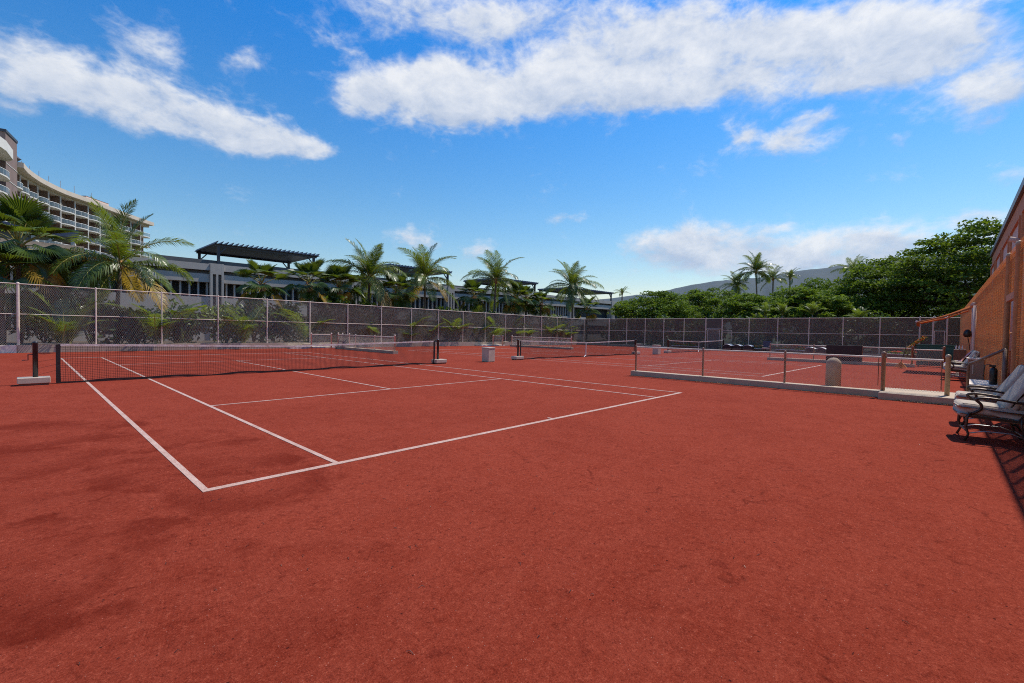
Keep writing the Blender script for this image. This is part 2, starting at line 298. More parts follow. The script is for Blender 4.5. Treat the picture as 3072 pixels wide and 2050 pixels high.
# ------------------------------------------------------------------ mesh helpers
class MB:
    def __init__(s): s.v = []; s.f = []; s.sm = False
    def add(s, vs, fs):
        o = len(s.v); s.v += [tuple(v) for v in vs]; s.f += [tuple(i + o for i in f) for f in fs]; return s
    def box(s, x0, x1, y0, y1, z0, z1):
        return s.add([(x0,y0,z0),(x1,y0,z0),(x1,y1,z0),(x0,y1,z0),(x0,y0,z1),(x1,y0,z1),(x1,y1,z1),(x0,y1,z1)],
                     [(0,3,2,1),(4,5,6,7),(0,1,5,4),(1,2,6,5),(2,3,7,6),(3,0,4,7)])
    def bar(s, p, q, w, h, upv=(0, 0, 1)):
        """rectangular bar from p to q"""
        p = Vector(p); q = Vector(q); d = (q - p).normalized(); upv = Vector(upv)
        a = d.cross(upv)
        if a.length < 1e-4: a = d.cross(Vector((1, 0, 0)))
        a.normalize(); b = a.cross(d)
        c = [(-1,-1),(1,-1),(1,1),(-1,1)]
        vs = [p + a * (i * w / 2) + b * (j * h / 2) for i, j in c] + [q + a * (i * w / 2) + b * (j * h / 2) for i, j in c]
        return s.add(vs, [(0,3,2,1),(4,5,6,7),(0,1,5,4),(1,2,6,5),(2,3,7,6),(3,0,4,7)])
    def tube(s, pts, rad, n=8, caps=True):
        pts = [Vector(p) for p in pts]
        if isinstance(rad, (int, float)): rad = [rad] * len(pts)
        o = len(s.v); ref = None
        for i, p in enumerate(pts):
            d = (pts[min(i + 1, len(pts) - 1)] - pts[max(i - 1, 0)]).normalized()
            if ref is None:
                ref = d.orthogonal().normalized()
            a = (ref - d * ref.dot(d)).normalized(); ref = a; b = d.cross(a)
            for k in range(n):
                t = 2 * math.pi * k / n; s.v.append(tuple(p + (a * math.cos(t) + b * math.sin(t)) * rad[i]))
        for i in range(len(pts) - 1):
            for k in range(n):
                k2 = (k + 1) % n; s.f.append((o + i*n + k, o + i*n + k2, o + (i+1)*n + k2, o + (i+1)*n + k))
        if caps:
            s.f.append(tuple(o + k for k in reversed(range(n)))); s.f.append(tuple(o + (len(pts)-1)*n + k for k in range(n)))
        return s
    def lathe(s, prof, cx, cy, n=20):
        o = len(s.v)
        for r, z in prof:
            for k in range(n):
                t = 2*math.pi*k/n; s.v.append((cx + r*math.cos(t), cy + r*math.sin(t), z))
        for i in range(len(prof)-1):
            for k in range(n):
                k2 = (k+1) % n; s.f.append((o+i*n+k, o+i*n+k2, o+(i+1)*n+k2, o+(i+1)*n+k))
        s.f.append(tuple(o + k for k in reversed(range(n)))); s.f.append(tuple(o + (len(prof)-1)*n + k for k in range(n)))
        return s
    def prism(s, poly, ax, a0, a1):
        """extrude a 2D polygon along axis ax ('x','y','z') between a0 and a1"""
        def pt(p, a): return {'x': (a, p[0], p[1]), 'y': (p[0], a, p[1]), 'z': (p[0], p[1], a)}[ax]
        n = len(poly); vs = [pt(p, a0) for p in poly] + [pt(p, a1) for p in poly]
        return s.add(vs, [tuple(reversed(range(n))), tuple(range(n, 2*n))] + [(i, (i+1) % n, n + (i+1) % n, n + i) for i in range(n)])
    def mesh(s, name, off=(0, 0, 0)):
        me = bpy.data.meshes.new(name)
        if off != (0, 0, 0): me.from_pydata([(v[0]-off[0], v[1]-off[1], v[2]-off[2]) for v in s.v], [], s.f)
        else: me.from_pydata(s.v, [], s.f)
        return me
    def build(s, name, m, parent=None, smooth=False, bevel=0.):
        off = base(parent)
        me = s.mesh(name, off); return link(name, me, m, parent, smooth, bevel)

def base(o):
    x = Vector((0, 0, 0))
    while o is not None:
        x += o.location; o = o.parent
    return tuple(x)

def link(name, me, m, parent=None, smooth=False, bevel=0.):
    o = bpy.data.objects.new(name, me); C.objects.link(o)
    if m is not None and not me.materials: me.materials.append(MT[m] if isinstance(m, str) else m)
    if smooth: me.shade_smooth()
    if bevel:
        b = o.modifiers.new('bevel', 'BEVEL'); b.width = bevel; b.segments = 2; b.limit_method = 'ANGLE'
    if parent is not None: o.parent = parent
    return o

def tag(o, label=None, cat=None, group=None, kind=None):
    if label: o['label'] = label
    if cat: o['category'] = cat
    if group: o['group'] = group
    if kind: o['kind'] = kind
    return o

def thing(name, label, cat, loc=(0, 0, 0), rz=0., group=None):
    o = bpy.data.objects.new(name, None); C.objects.link(o); o.location = loc; o.rotation_euler = (0, 0, rz); o.empty_display_size = .3
    return tag(o, label, cat, group)

def local(mb, name, m, parent, smooth=False, bevel=0.):
    """build in the parent's own coordinates"""
    return link(name, mb.mesh(name), m, parent, smooth, bevel)

def gz(u): return -.0055 * max(0., min(u, 60.) - 14.5)
def recalc(me):
    import bmesh
    bm = bmesh.new(); bm.from_mesh(me); bmesh.ops.recalc_face_normals(bm, faces=bm.faces); bm.to_mesh(me); bm.free()

# ------------------------------------------------------------------ the setting
def grid_sheet(name, m, us, vs, zf):
    b = MB(); n = len(vs)
    b.v = [(u, v, zf(u, v)) for u in us for v in vs]
    b.f = [(i*n+j, (i+1)*n+j, (i+1)*n+j+1, i*n+j+1) for i in range(len(us)-1) for j in range(n-1)]
    return b.build(name, m)
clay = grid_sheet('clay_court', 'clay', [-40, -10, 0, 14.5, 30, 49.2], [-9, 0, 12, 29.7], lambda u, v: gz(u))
tag(clay, kind='structure')
b = MB(); n = 64; RR = 22000
b.v = [(0, 0, -.6)] + [(RR*math.cos(2*math.pi*k/n), RR*math.sin(2*math.pi*k/n), -.6) for k in range(n)]
b.f = [(0, 1+k, 1+(k+1) % n) for k in range(n)]
tag(b.build('ground', 'grass'), kind='structure')
tag(MB().box(-40, 90, 29.93, 40, -.5, .28).build('planting_bed', 'soil'), kind='structure')
tag(MB().box(49.75, 140, -40, 60, -.55, -.2).build('lawn', 'grass'), kind='structure')

def lines(off, full=True):
    Wd, S, Bl, SV = 10.97, 1.372, 23.77, 6.40
    t = .006
    segs = []
    def along_u(v, u0, u1, w): segs.append((u0, u1, v - w/2, v + w/2))
    def along_v(u, v0, v1, w): segs.append((u - w/2, u + w/2, v0, v1))
    w = .062
    along_u(.04, 0, Wd, .085); along_u(Bl - .04, 0, Wd, .085)
    for u in (w/2, Wd - w/2): along_v(u, .084, Bl - .084, w)
    for u in (S, Wd - S): along_v(u, .084, Bl - .084, w)
    nv = Bl/2
    for v in (nv - SV, nv + SV): along_u(v, S + w/2 + .001, Wd - S - w/2 - .001, .058)
    along_v(Wd/2, nv - SV + .031, nv + SV - .031, .058)
    along_v(Wd/2, .084, .18, .058); along_v(Wd/2, Bl - .18, Bl - .084, .058)
    for (u0, u1, v0, v1) in segs:
        u0 += off; u1 += off
        za, zb = gz(u0), gz(u1)
        vs = [(u0,v0,za+.0005),(u1,v0,zb+.0005),(u1,v1,zb+.0005),(u0,v1,za+.0005),(u0,v0,za+t),(u1,v0,zb+t),(u1,v1,zb+t),(u0,v1,za+t)]
        MB().add(vs, [(0,3,2,1),(4,5,6,7),(0,1,5,4),(1,2,6,5),(2,3,7,6),(3,0,4,7)]).build('painted_line', 'line', clay)
for off in (0, 18.28, 36.56): lines(off)

# the far hills
def hills():
    ridge = [(4200, 8000, 60), (5600, 7000, 210), (6500, 6150, 380), (7201, 5391, 555), (7873, 4353, 716), (8040, 4038, 788), (8281, 3517, 914), (8480, 3006, 995), (8581, 2706, 996),
             (8694, 2316, 1005), (8805, 1851, 1069), (8887, 1409, 1112), (8943, 992, 1145), (8973, 677, 1175), (8996, 235, 1193), (8989, -426, 1185), (8900, -1500, 1150), (8700, -3000, 1000), (8300, -4500, 700), (7600, -6000, 300)]
    rp = []
    for (a, c) in zip(ridge[:-1], ridge[1:]):
        for k in range(6):
            t = k/6; rp.append([a[i]*(1-t)+c[i]*t for i in range(3)])
    rp.append(list(ridge[-1]))
    nz = np.cumsum(rng.normal(0, 7, len(rp))); nz -= np.linspace(nz[0], nz[-1], len(rp))
    b = MB(); rows = 26; cols = len(rp)
    for j in range(rows):
        t = j/(rows-1)                     # 0 ridge .. 1 foot, towards the courts
        for i, (x, y, z) in enumerate(rp):
            k = 1 - .62*t
            h = z*(1-t)**1.25 + nz[i]*(1-t)
            h += (math.sin(i*.61 + 2.2*math.sin(i*.21)) * 55 + math.sin(i*1.37+1) * 28) * math.sin(math.pi*min(1, t*1.35)) * (z/1100)
            b.v.append((x*k, y*k, max(h, -8)))
    for j in range(rows-1):
        for i in range(cols-1): b.f.append((j*cols+i, j*cols+i+1, (j+1)*cols+i+1, (j+1)*cols+i))
    o = len(b.v)                            # back slope
    for i, (x, y, z) in enumerate(rp): b.v.append((x*1.35, y*1.35, -20))
    for i in range(cols-1): b.f.append((i, o+i, o+i+1, i+1))
    b.build('hill', 'hill', smooth=True)
    tag(bpy.data.objects['hill'], kind='structure')
hills()

# ------------------------------------------------------------------ fences
def wires(b, p0, p1, z0, z1, pitch, r, side=(0, 0)):
    """diamond mesh of straight diagonal wires in the upright rectangle p0-p1; z0,z1 = (at p0, at p1)"""
    p0 = Vector((*p0, 0)); p1 = Vector((*p1, 0)); Lg = (p1-p0).length; d = (p1-p0)/Lg; nrm = Vector((-d.y, d.x, 0))
    def zb(s): return z0[0] + (z0[1]-z0[0])*s/Lg
    H = max(z1[0]-z0[0], z1[1]-z0[1]); hs = lambda s: (z1[0] + (z1[1]-z1[0])*s/Lg) - zb(s)
    for sg in (1, -1):
        k = int(-H/pitch) - 1
        while k*pitch < Lg + H:
            s0 = k*pitch; k += 1
            # wire: s = s0 + sg'*t ; clip to rectangle
            if sg > 0: a = max(0, s0); e = min(Lg, s0 + H); ta, te = a - s0, e - s0
            else: a = max(0, s0 - H); e = min(Lg, s0); ta, te = s0 - a, s0 - e
            if e - a < pitch*.3: continue
            ta = min(ta, hs(a)); te = min(te, hs(e))
            A = p0 + d*a + Vector((0, 0, zb(a) + ta)) + nrm*(sg*r*.9); E = p0 + d*e + Vector((0, 0, zb(e) + te)) + nrm*(sg*r*.9)
            q = (E-A).normalized(); x = nrm; y = q.cross(x)
            o = len(b.v)
            for P in (A, E):
                for t in (0, 2.094, 4.189): b.v.append(tuple(P + (x*math.cos(t) + y*math.sin(t))*r))
            for t in range(3): t2 = (t+1) % 3; b.f.append((o+t, o+t2, o+3+t2, o+3+t))
    return b

def post(b, x, y, z0, z1, r, cap=True, n=10):
    pr = [(r, z0), (r, z1)]
    if cap: pr = [(r, z0), (r, z1 - r), (r*1.15, z1 - r*.9), (r*1.15, z1), (r*.8, z1 + r*.7), (r*.1, z1 + r*.95)]
    return b.lathe(pr, x, y, n)

def tall_fence(name, label, pts, zt, zb, zm, r, screen, pm='pipe', scr_mat='screen', heavy=(), skip=(), pitch=.085):
    """pts: post positions in order; zt, zb, zm: functions of the index along the fence"""
    root = thing(name, label, 'fence', (pts[0][0], pts[0][1], zb(0)))
    for i, p in enumerate(pts):
        post(MB(), p[0], p[1], gz(p[0]) - .15, zt(i) + .03, .062 if i in heavy else r, True).build('post', pm, root, smooth=False)
    for i in range(len(pts)-1):
        a, c = pts[i], pts[i+1]
        MB().tube([(*a, zt(i)), (*c, zt(i+1))], .024, 8).build('top_rail', 'pipe', root)
        if i not in skip: MB().tube([(*a, zm(i)), (*c, zm(i+1))], .020, 8).build('middle_rail', 'pipe', root)
        b = MB(); wires(b, a, c, (zb(i)+.02, zb(i+1)+.02), (zt(i)+.01, zt(i+1)+.01), pitch, .0024 if screen(i) else .0033)
        b.build('wire_mesh', 'wire', root)
        if screen(i):
            d = (Vector(c) - Vector(a)).normalized(); nn = Vector((-d.y, d.x))*(.02 if name != 'back_fence' else .02)
            a2 = Vector(a) + nn + d*.07; c2 = Vector(c) + nn - d*.07
            b = MB(); e = nn.normalized()*.002
            v = [(a2.x, a2.y, zb(i)+.04), (c2.x, c2.y, zb(i+1)+.04), (c2.x, c2.y, zt(i+1)-.03), (a2.x, a2.y, zt(i)-.03)]
            b.add(v, [(0, 1, 2, 3)])
            b.build('windscreen', scr_mat, root)
    return root

# side fence along the planting bed
LP = [(-1.3 + 3.0*k, 29.8) for k in range(-3, 18)]
Lzt = lambda i: 3.56 - .0088*(LP[i][0] + 1.3)
tall_fence('chain_link_fence', 'long cream chain-link fence in front of the palms and grey building', LP, Lzt, lambda i: .38 + gz(LP[i][0]), lambda i: 2.0 - .007*(LP[i][0]+1.3), .038,
           lambda i: LP[i][0] > 13, heavy=(3,))
# kerb below it
kr = thing('concrete_kerb', 'long low beige concrete kerb under the fence beside the palms', 'kerb', (-10, 29.8, 0))
edges = [-40, -1.35, 12.0, 25.9, 38, 49.5]
for i, (u0, u1) in enumerate(zip(edges[:-1], edges[1:])):
    b = MB(); sk = .12 if i == 2 else 0
    v0 = 29.62 if i == 0 else 29.64
    za, zc = gz(u0), gz(u1)
    b.add([(u0+.012, v0, za-.3), (u1-.012, v0, zc-.3), (u1-.012, 29.92, zc-.3), (u0+.012, 29.92, za-.3), (u0+.012, v0, za+.40), (u1-.012, v0, zc+.40), (u1-.012, 29.92, zc+.40), (u0+.012, 29.92, za+.40)],
          [(0,3,2,1),(4,5,6,7),(0,1,5,4),(1,2,6,5),(2,3,7,6),(3,0,4,7)])
    o = b.build('kerb_block', 'curbw' if i == 0 else 'curb', kr)  # leftmost block gets a paler colour than the rest
    if i == 0: o['label'] = 'pale end block'

# far fence
FV = [29.8, 26.03, 23.57, 21.15, 18.84, 16.47, 14.09, 12.4, 9.77, 7.18, 4.57, 1.96, -.65, -3.22, -4.03, -4.85, -6.0]
FP = [(49.4, v) for v in FV]; z49 = gz(49.4)
ff = tall_fence('chain_link_fence', 'brown-screened chain-link fence across the far end below the rain trees', FP, lambda i: 3.13, lambda i: z49 + .02, lambda i: 1.70, .042,
           lambda i: True, heavy=(1, 6, 7, 13, 14, 15), skip=(6, 14))
# the gates in it
def gate(v0, v1, z1, m, label):
    r = thing('fence_gate', label, 'gate', (49.3, (v0+v1)/2, z49))
    x = 49.31
    MB().tube([(x, v0, z49+.05), (x, v0, z1)], .028, 8).build('frame_stile', 'pipe', r); MB().tube([(x, v1, z49+.05), (x, v1, z1)], .028, 8).build('frame_stile', 'pipe', r)
    for z in (z49+.08, .75, z1): MB().tube([(x, v0, z), (x, v1, z)], .025, 8).build('frame_rail', 'pipe', r)
    MB().add([(x+.02, v0, z49+.08), (x+.02, v1, z49+.08), (x+.02, v1, z1), (x+.02, v0, z1)], [(0, 1, 2, 3)]).build('windscreen', m, r)
    b = MB(); wires(b, (x-.005, v0), (x-.005, v1), (z49+.1, z49+.1), (z1, z1), .085, .0036); b.build('wire_mesh', 'wire', r)
    return r
gate(13.85, 12.62, 1.93, 'screenl', 'closed walk-through gate with pale screen in the middle of the far fence')
gate(-4.12, -4.72, 2.05, 'screen', 'narrow framed gate with dark screen beyond the green board')
r = thing('gate_panel', 'pale screened panel above the gate in the far fence', 'panel', (49.34, 13.2, 2.0))
MB().add([(49.33, 13.98, 2.06), (49.33, 12.5, 2.06), (49.33, 12.5, 3.10), (49.33, 13.98, 3.10)], [(0, 1, 2, 3)]).build('windscreen', 'screenl', r)
MB().tube([(49.33, 14.0, 2.03), (49.33, 12.45, 2.03)], .03, 8).build('rail', 'pipe', r)
r = thing('open_gate_leaf', 'open pipe gate leaf swung back beside the far gate', 'gate', (49.2, 12.0, z49))
for z in (.55, 1.9): MB().tube([(49.2, 12.3, z), (48.9, 11.3, z)], .022, 8).build('frame_rail', 'pipe', r)
MB().tube([(48.9, 11.3, z49+.1), (48.9, 11.3, 1.92)], .022, 8).build('frame_stile', 'pipe', r)
# kerb under the far fence
k2 = thing('concrete_kerb', 'grey concrete kerb under the far screened fence', 'kerb', (49.2, 12, z49))
for v0, v1 in ((29.6, 14.1), (12.35, -3.2)): MB().box(48.95, 49.34, v1, v0, z49-.2, z49+.22).build('kerb_block', 'curb', k2)

# low divider fences between the courts
def low_fence(label, u, vs, h, dirn, z0, mesh_bays=None, thick=(), panel=None, extra=None, pm='rust', kh=.17):
    zz = gz(u)
    r = thing('divider_fence', label, 'fence', (u, vs[0], zz), group='low divider fences')
    v0, v1 = min(vs), max(vs)
    if kh: MB().box(u-.17, u+.17, v0-.12, v1+.12, zz-.1, zz+kh).build('kerb', 'curb', r, bevel=.012)
    for i, v in enumerate(vs):
        t = i in thick
        post(MB(), u, v, zz+kh-.02, zz+h+(.06 if t else .0), .048 if t else .030, True, 12).build('post', 'tanpost' if t == 2 else pm, r, smooth=True)
    for a, c in zip(vs[:-1], vs[1:]):
        MB().tube([(u, a, zz+h-.05), (u, c, zz+h-.05)], .026, 8).build('top_rail', 'pipe', r)
        b = MB(); wires(b, (u-.03, a), (u-.03, c), (zz+kh+.02,)*2, (zz+h-.03,)*2, .056, .0022); b.build('wire_mesh', 'wire', r)
    return r
low_fence('nearest low chain-link divider with concrete kerb, right of the front court', 14.45, [3.28, .82, -1.6, -3.9], 1.10, 1, 0, thick=(3,))
low_fence('low chain-link divider carrying a dark board, beyond the nearest right divider', 32.7, [3.5, 1.05, -1.37, -3.6], 1.08, 1, 0, thick=(3,))
low_fence('low chain-link divider on a kerb behind the right end of the first net', 14.8, [20.0, 22.39, 24.92, 27.5], 1.08, 1, 0, thick=(0, 3), pm='pipe')
low_fence('distant low chain-link divider on a kerb behind the second net', 33.0, [19.8, 22.39, 24.63, 27.2], 1.05, 1, 0, thick=(0, 3), pm='pipe')
# return fences and pads by the left kerb
for (u0, u1, v, lab, grp) in ((13.3, 14.8, 28.6, 'short capped fence return between first divider and the beige kerb', 1), (31.6, 33.0, 28.5, 'short capped fence return between distant divider and the beige kerb', 2)):
    zz = gz(u0); r = thing('fence_return', lab, 'fence', (u0, v, zz))
    for u in (u0, u1): post(MB(), u, v, zz-.05, zz+1.1, .05, True, 12).build('post', 'pipe', r, smooth=True)
    MB().tube([(u0, v, zz+1.03), (u1, v, zz+1.03)], .024, 8).build('top_rail', 'pipe', r)
    b = MB(); wires(b, (u0, v), (u1, v), (zz+.1,)*2, (zz+1.03,)*2, .072, .0028); b.build('wire_mesh', 'wire', r)
    tag(MB().box(u0-1.4, u1+.5, v+.15, 29.6, zz-.1, zz+.12).build('concrete_pad', 'curbw'), kind='structure')
r = thing('notice_panel', 'small pale mesh panel on posts beside the first left divider', 'panel', (14.9, 27.0, 0))
for v in (27.35, 26.3): post(MB(), 15.05, v, -.05, 1.12, .045, True, 12).build('post', 'pipe', r, smooth=True)
MB().box(15.03, 15.06, 26.36, 27.3, .28, 1.05).build('panel', 'screenl', r)
bx = tag(MB().box(12.9, 13.5, 28.9, 29.3, .12, .34).build('stone_block', 'curb', bevel=.02), 'pale stone block lying on pad beside the first return fence', 'block')
bx = tag(MB().box(33.5, 34.1, 28.7, 29.2, -.1, .34).build('stone_block', 'curb', bevel=.02), 'pale stone block by the distant return fence below the palms', 'block')
bx = tag(MB().box(47.6, 48.3, 20.8, 21.4, -.2, .22).build('stone_block', 'curb', bevel=.02), 'grey block against the far kerb right of second net', 'block')

# gate pad on the right
pad = MB().box(13.85, 15.45, -6.1, -3.86, -.1, .172).build('concrete_pad', 'curb', bevel=.01); tag(pad, kind='structure')
r = thing('pad_gate', 'short chain-link gate section with round tan end post on the concrete pad', 'gate', (14.45, -5.13, .17))
post(MB(), 14.47, -5.14, .17, 1.14, .05, True, 20).build('post', 'tanpost', r, smooth=True)
MB().tube([(14.45, -3.97, 1.03), (14.45, -5.06, 1.03)], .03, 10).build('top_rail', 'pipe', r)
b = MB(); wires(b, (14.43, -3.97), (14.43, -5.06), (.22,)*2, (1.05,)*2, .056, .0022); b.build('wire_mesh', 'wire', r)
for v in (-3.80, -5.03): MB().tube([(14.40, v, .3), (14.40, v, 1.02)], .009, 6).build('tension_bar', 'brownpost', r)
r = thing('pad_gate', 'short chain-link gate with two capped posts in front of the green board', 'gate', (32.7, -4.2, gz(32.7)))
post(MB(), 32.7, -4.88, gz(32.7), 1.05, .055, True, 16).build('post', 'rust', r, smooth=True)
MB().tube([(32.7, -3.67, .88), (32.7, -4.85, .88)], .028, 8).build('top_rail', 'pipe', r)
b = MB(); wires(b, (32.7, -3.67), (32.7, -4.85), (0, 0), (.9, .9), .072, .003); b.build('wire_mesh', 'wire', r)
# round topped bollard behind the near divider
tag(MB().lathe([(.19, 0)] + [(.188, .77)] + [(.19*math.cos(t), .77 + .19*math.sin(t)) for t in (math.pi/16*k for k in range(1, 8))] + [(.01, .96)], 15.0, -2.72, 28).build('bollard', 'tan', smooth=True),
    'thick dome-topped tan concrete bollard behind the nearest divider fence', 'bollard')
tag(MB().box(32.55, 32.62, -1.38, .38, gz(32.7)+.17, 1.0).build('wind_board', 'maroon', bevel=.01), 'dark maroon board hung along the second right divider', 'board')

# ------------------------------------------------------------------ tennis nets
def net(off, label, left_box=True, singles=False, strap=True, pitch=.048):
    v = 11.885; u0, u1 = off - .95, off + 11.92
    n0, n1 = u0 + (.42 if off == 0 else .2), u1 - .2
    r = thing('tennis_net', label, 'net', ((u0+u1)/2, v, gz((u0+u1)/2)), group='tennis nets')
    mid = (u0+u1)/2
    top = lambda u: 1.06 - .14*(1-abs(u-mid)/((u1-u0)/2))**1.0 + gz(u)
    def bot(u): return gz(u) + .035 + .035*abs(math.sin(u*1.1+off)) + .015*math.sin(u*3.7)
    for k, u in enumerate((u0, u1)):
        z = gz(u)
        p = MB().lathe([(.052, z+.16), (.052, z+1.06), (.058, z+1.07), (.058, z+1.10), (.02, z+1.12)], u, v, 16).build('post', 'black', r, smooth=True)
        bxv = MB().box(u-.33 if k == 0 else u-.22, u+.27 if k == 0 else u+.38, v-.20, v+.20, z+.05, z+.20).build('ballast_box', 'box', r, bevel=.012)
        MB().box(u-.30 if k == 0 else u-.19, u+.24 if k == 0 else u+.35, v-.17, v+.17, z, z+.05).build('skid', 'brownpost', r)
        if k == 0:
            MB().tube([(u-.05, v, z+.78), (u-.13, v, z+.78), (u-.13, v, z+.64), (u-.24, v, z+.64)], .012, 6).build('crank', 'black', p)
            MB().tube([(u+.05, v, z+1.05), (n0, v, top(n0)-.01)], .006, 5).build('cable', 'pipe', r)
            for q in range(5):
                MB().tube([(u+.05, v, z+.25+.17*q), (n0-.02, v, z+.36+.15*q)], .004, 4).build('lacing', 'cord', r)
    us = np.arange(n0, n1, .25).tolist() + [n1]
    b = MB()
    for j in range(1, 21):
        f = j/21
        b2 = [(u, v, bot(u)*(1-f) + top(u)*f) for u in us]
        b.tube(b2, 0.0038, 3, False)
    u = n0
    while u < n1:
        b.tube([(u, v, bot(u)), (u + .01*math.sin(u*5), v, (bot(u)+top(u))/2), (u, v, top(u))], 0.0038, 3, False); u += pitch
    b.build('net_mesh', 'cord', r)
    def strip(f0, f1, name, m, th):
        b = MB()
        for a, c in zip(us[:-1], us[1:]):
            b.add([(a, v-th, f0(a)), (c, v-th, f0(c)), (c, v+th, f0(c)), (a, v+th, f0(a)), (a, v-th, f1(a)), (c, v-th, f1(c)), (c, v+th, f1(c)), (a, v+th, f1(a))], [(0,3,2,1),(4,5,6,7),(0,1,5,4),(2,3,7,6)])
        b.build(name, m, r)
    strip(lambda u: top(u)-.055, top, 'headband', 'band', .008)
    strip(lambda u: max(gz(u)+.004, bot(u)-.05), lambda u: bot(u)+.012, 'bottom_tape', 'tape', .008)
    for u in (n0, n1): MB().box(u-.045, u+.045, v-.012, v+.012, bot(u)-.03, top(u)-.01).build('side_tape', 'tape', r)
    if off: MB().box(mid-.025, mid+.025, v-.012, v+.012, bot(mid), top(mid)+.005).build('centre_strap', 'white', r); MB().bar((mid-.32, v-.1, gz(mid)+.02), (mid, v, gz(mid)+.12), .05, .01).build('strap_anchor', 'white', r)
net(0, 'nearest tennis net with stained headband and black posts on ballast boxes')
net(18.28, 'second tennis net with white centre strap, across the middle court', strap=True)
net(36.56, 'farthest tennis net, seen over the nearest divider fence')

# bins between the courts
def bin_(u, v, label, rz=0.):
    z = gz(u); r = thing('concrete_bin', label, 'bin', (u, v, z), rz, 'square bins at the net posts')
    local(MB().box(-.23, .23, -.23, .23, .02, .66), 'body', 'box', r, bevel=.01)
    local(MB().box(-.245, .245, -.245, .245, .66, .72), 'lid', 'box', r, bevel=.01)
    local(MB().box(-.21, .21, -.21, .21, 0, .02), 'plinth', 'brownpost', r)
bin_(14.75, 11.5, 'square beige bin between first and second nets', .06); bin_(32.2, 11.2, 'square beige bin between second and farthest nets', .06)

# ------------------------------------------------------------------ right hand side: reed fence, clubhouse, awning
RV = -6.15; RT = 3.48
rf = thing('reed_fence', 'tall orange reed-covered fence behind the lounge chairs', 'fence', (10, RV, 0), .0140)
RP = [-9, -6, -3, 0, 3, 6, 9, 12.25, 14.1, 17, 20, 23, 26, 29, 32, 35, 38, 41, 44, 47, 49.3]
for i, u in enumerate(RP):
    door = u in (12.25, 14.1)
    post(MB(), u, RV + (.02 if door else -.10), gz(u)-.1, RT + (.05 if not door else 0), (.05 if door else .03), True, 12).build('post', 'reed' if not door else 'tanpost', rf, smooth=True)
for i in range(len(RP)-1):
    a, c = RP[i], RP[i+1]; door = (a == 12.25)
    MB().tube([(a, RV-.03, RT), (c, RV-.03, RT)], .022, 8).build('top_rail', 'stucco', rf)
    zlo = 2.55 if door else .05
    if door: MB().box(a+.08, c-.08, RV-.03, RV+.05, 2.42, 2.56).build('lintel', 'stucco', rf)
    else: MB().tube([(a, RV-.08, 1.72), (c, RV-.08, 1.72)], .022, 8).build('middle_rail', 'stucco', rf)
    b = MB(); z = zlo; k = 0
    while z < RT - .02:                      # flat reeds woven in horizontal courses, uneven and slightly open
        n = 3; zo = [random.uniform(-.004, .004) for _ in range(n+1)]
        hgt = .030 + random.uniform(-.003, .004)
        for q in range(n):
            x0, x1 = a + (c-a)*q/n, a + (c-a)*(q+1)/n
            y = RV - .035 + .001*((k+q) % 2)
            b.add([(x0, y, z+zo[q]), (x1, y, z+zo[q+1]), (x1, y-.001, z+zo[q+1]+hgt), (x0, y-.001, z+zo[q]+hgt)], [(0, 1, 2, 3)])
        z += .0405; k += 1
    o = b.build('reed_course', 'reed', rf); o['kind'] = 'stuff'
    b = MB(); x = a + .45
    while x < c - .1:
        b.bar((x, RV-.055, zlo), (x, RV-.055, RT-.02), .035, .012, (1, 0, 0)); x += .62
    o = b.build('reed_batten', 'reed', rf); o['kind'] = 'stuff'
    b = MB(); wires(b, (a, RV+.015), (c, RV+.015), (zlo, zlo), (RT+.05, RT+.05), .085, .0016); b.build('wire_mesh', 'reed', rf)

# clubhouse behind
cb = thing('clubhouse', 'orange stucco clubhouse with pink panels behind the reed fence', 'building', (20, -7.2, 0))
CT = 8.05
MB().box(-12, 50.4, -16, -7.22, -.3, CT-.25).build('wall', 'stucco', cb)
MB().box(-12.2, 50.65, -16.2, -7.10, CT-.22, CT+.1).build('roof_fascia', 'fascia', cb)
x = 49.0
while x > -10:
    w = 4.2
    b = MB().box(x-w, x, -7.221, -7.185, 1.0, 6.75).build('panel', 'pink', cb)
    for (x0, x1, z0, z1) in ((x-w-.1, x-w, .9, 6.85), (x, x+.1, .9, 6.85), (x-w, x, 6.75, 6.87)):
        MB().box(x0, x1, -7.21, -7.10, z0, z1).build('panel_frame', 'stucco', cb)
    x -= 5.5
# vent pipe over the fence
tag(MB().tube([(22, -6.75, 0), (22, -6.75, 4.75), (22.0, -6.67, 4.92), (22, -6.5, 4.98)], .09, 12).build('vent_pipe', 'pink', smooth=True), 'pink bent vent pipe poking up above the reed fence', 'pipe')

# retractable awning
aw = thing('awning', 'orange canvas awning slung out from the reed fence', 'awning', (28.8, RV, gz(28.8)))
u0, u1 = 27.6, 30.4; yi, zi, yo, zo = -5.74, 3.02, -3.95, 2.30
b = MB(); n = 8
for i in range(n+1):
    t = i/n; y = yi + (yo-yi)*t; z = zi + (zo-zi)*t - .09*math.sin(math.pi*t)
    for u in (u0, (u0+u1)/2, u1): b.v.append((u, y, z))
for i in range(n):
    for j in range(2): o = i*3+j; b.f.append((o, o+1, o+4, o+3))
b.build('canopy', 'awn', aw, smooth=True)
for u in (u0, u1): MB().tube([(u, yi, zi-.12), (u, -4.9, 2.52), (u, yo, zo-.04)], .03, 8).build('arm', 'awn', aw)
MB().tube([(u0-.05, yo, zo), (u1+.05, yo, zo)], .045, 10).build('front_bar', 'white', aw, smooth=True)
MB().tube([(u0-.1, yi-.08, zi+.04), (u1+.1, yi-.08, zi+.04)], .085, 12).build('cassette', 'pink', aw, smooth=True)
for u in (u0, u1): MB().box(u-.05, u+.05, -5.93, yi-.1, zi-.15, zi+.12).build('bracket', 'pink', aw)
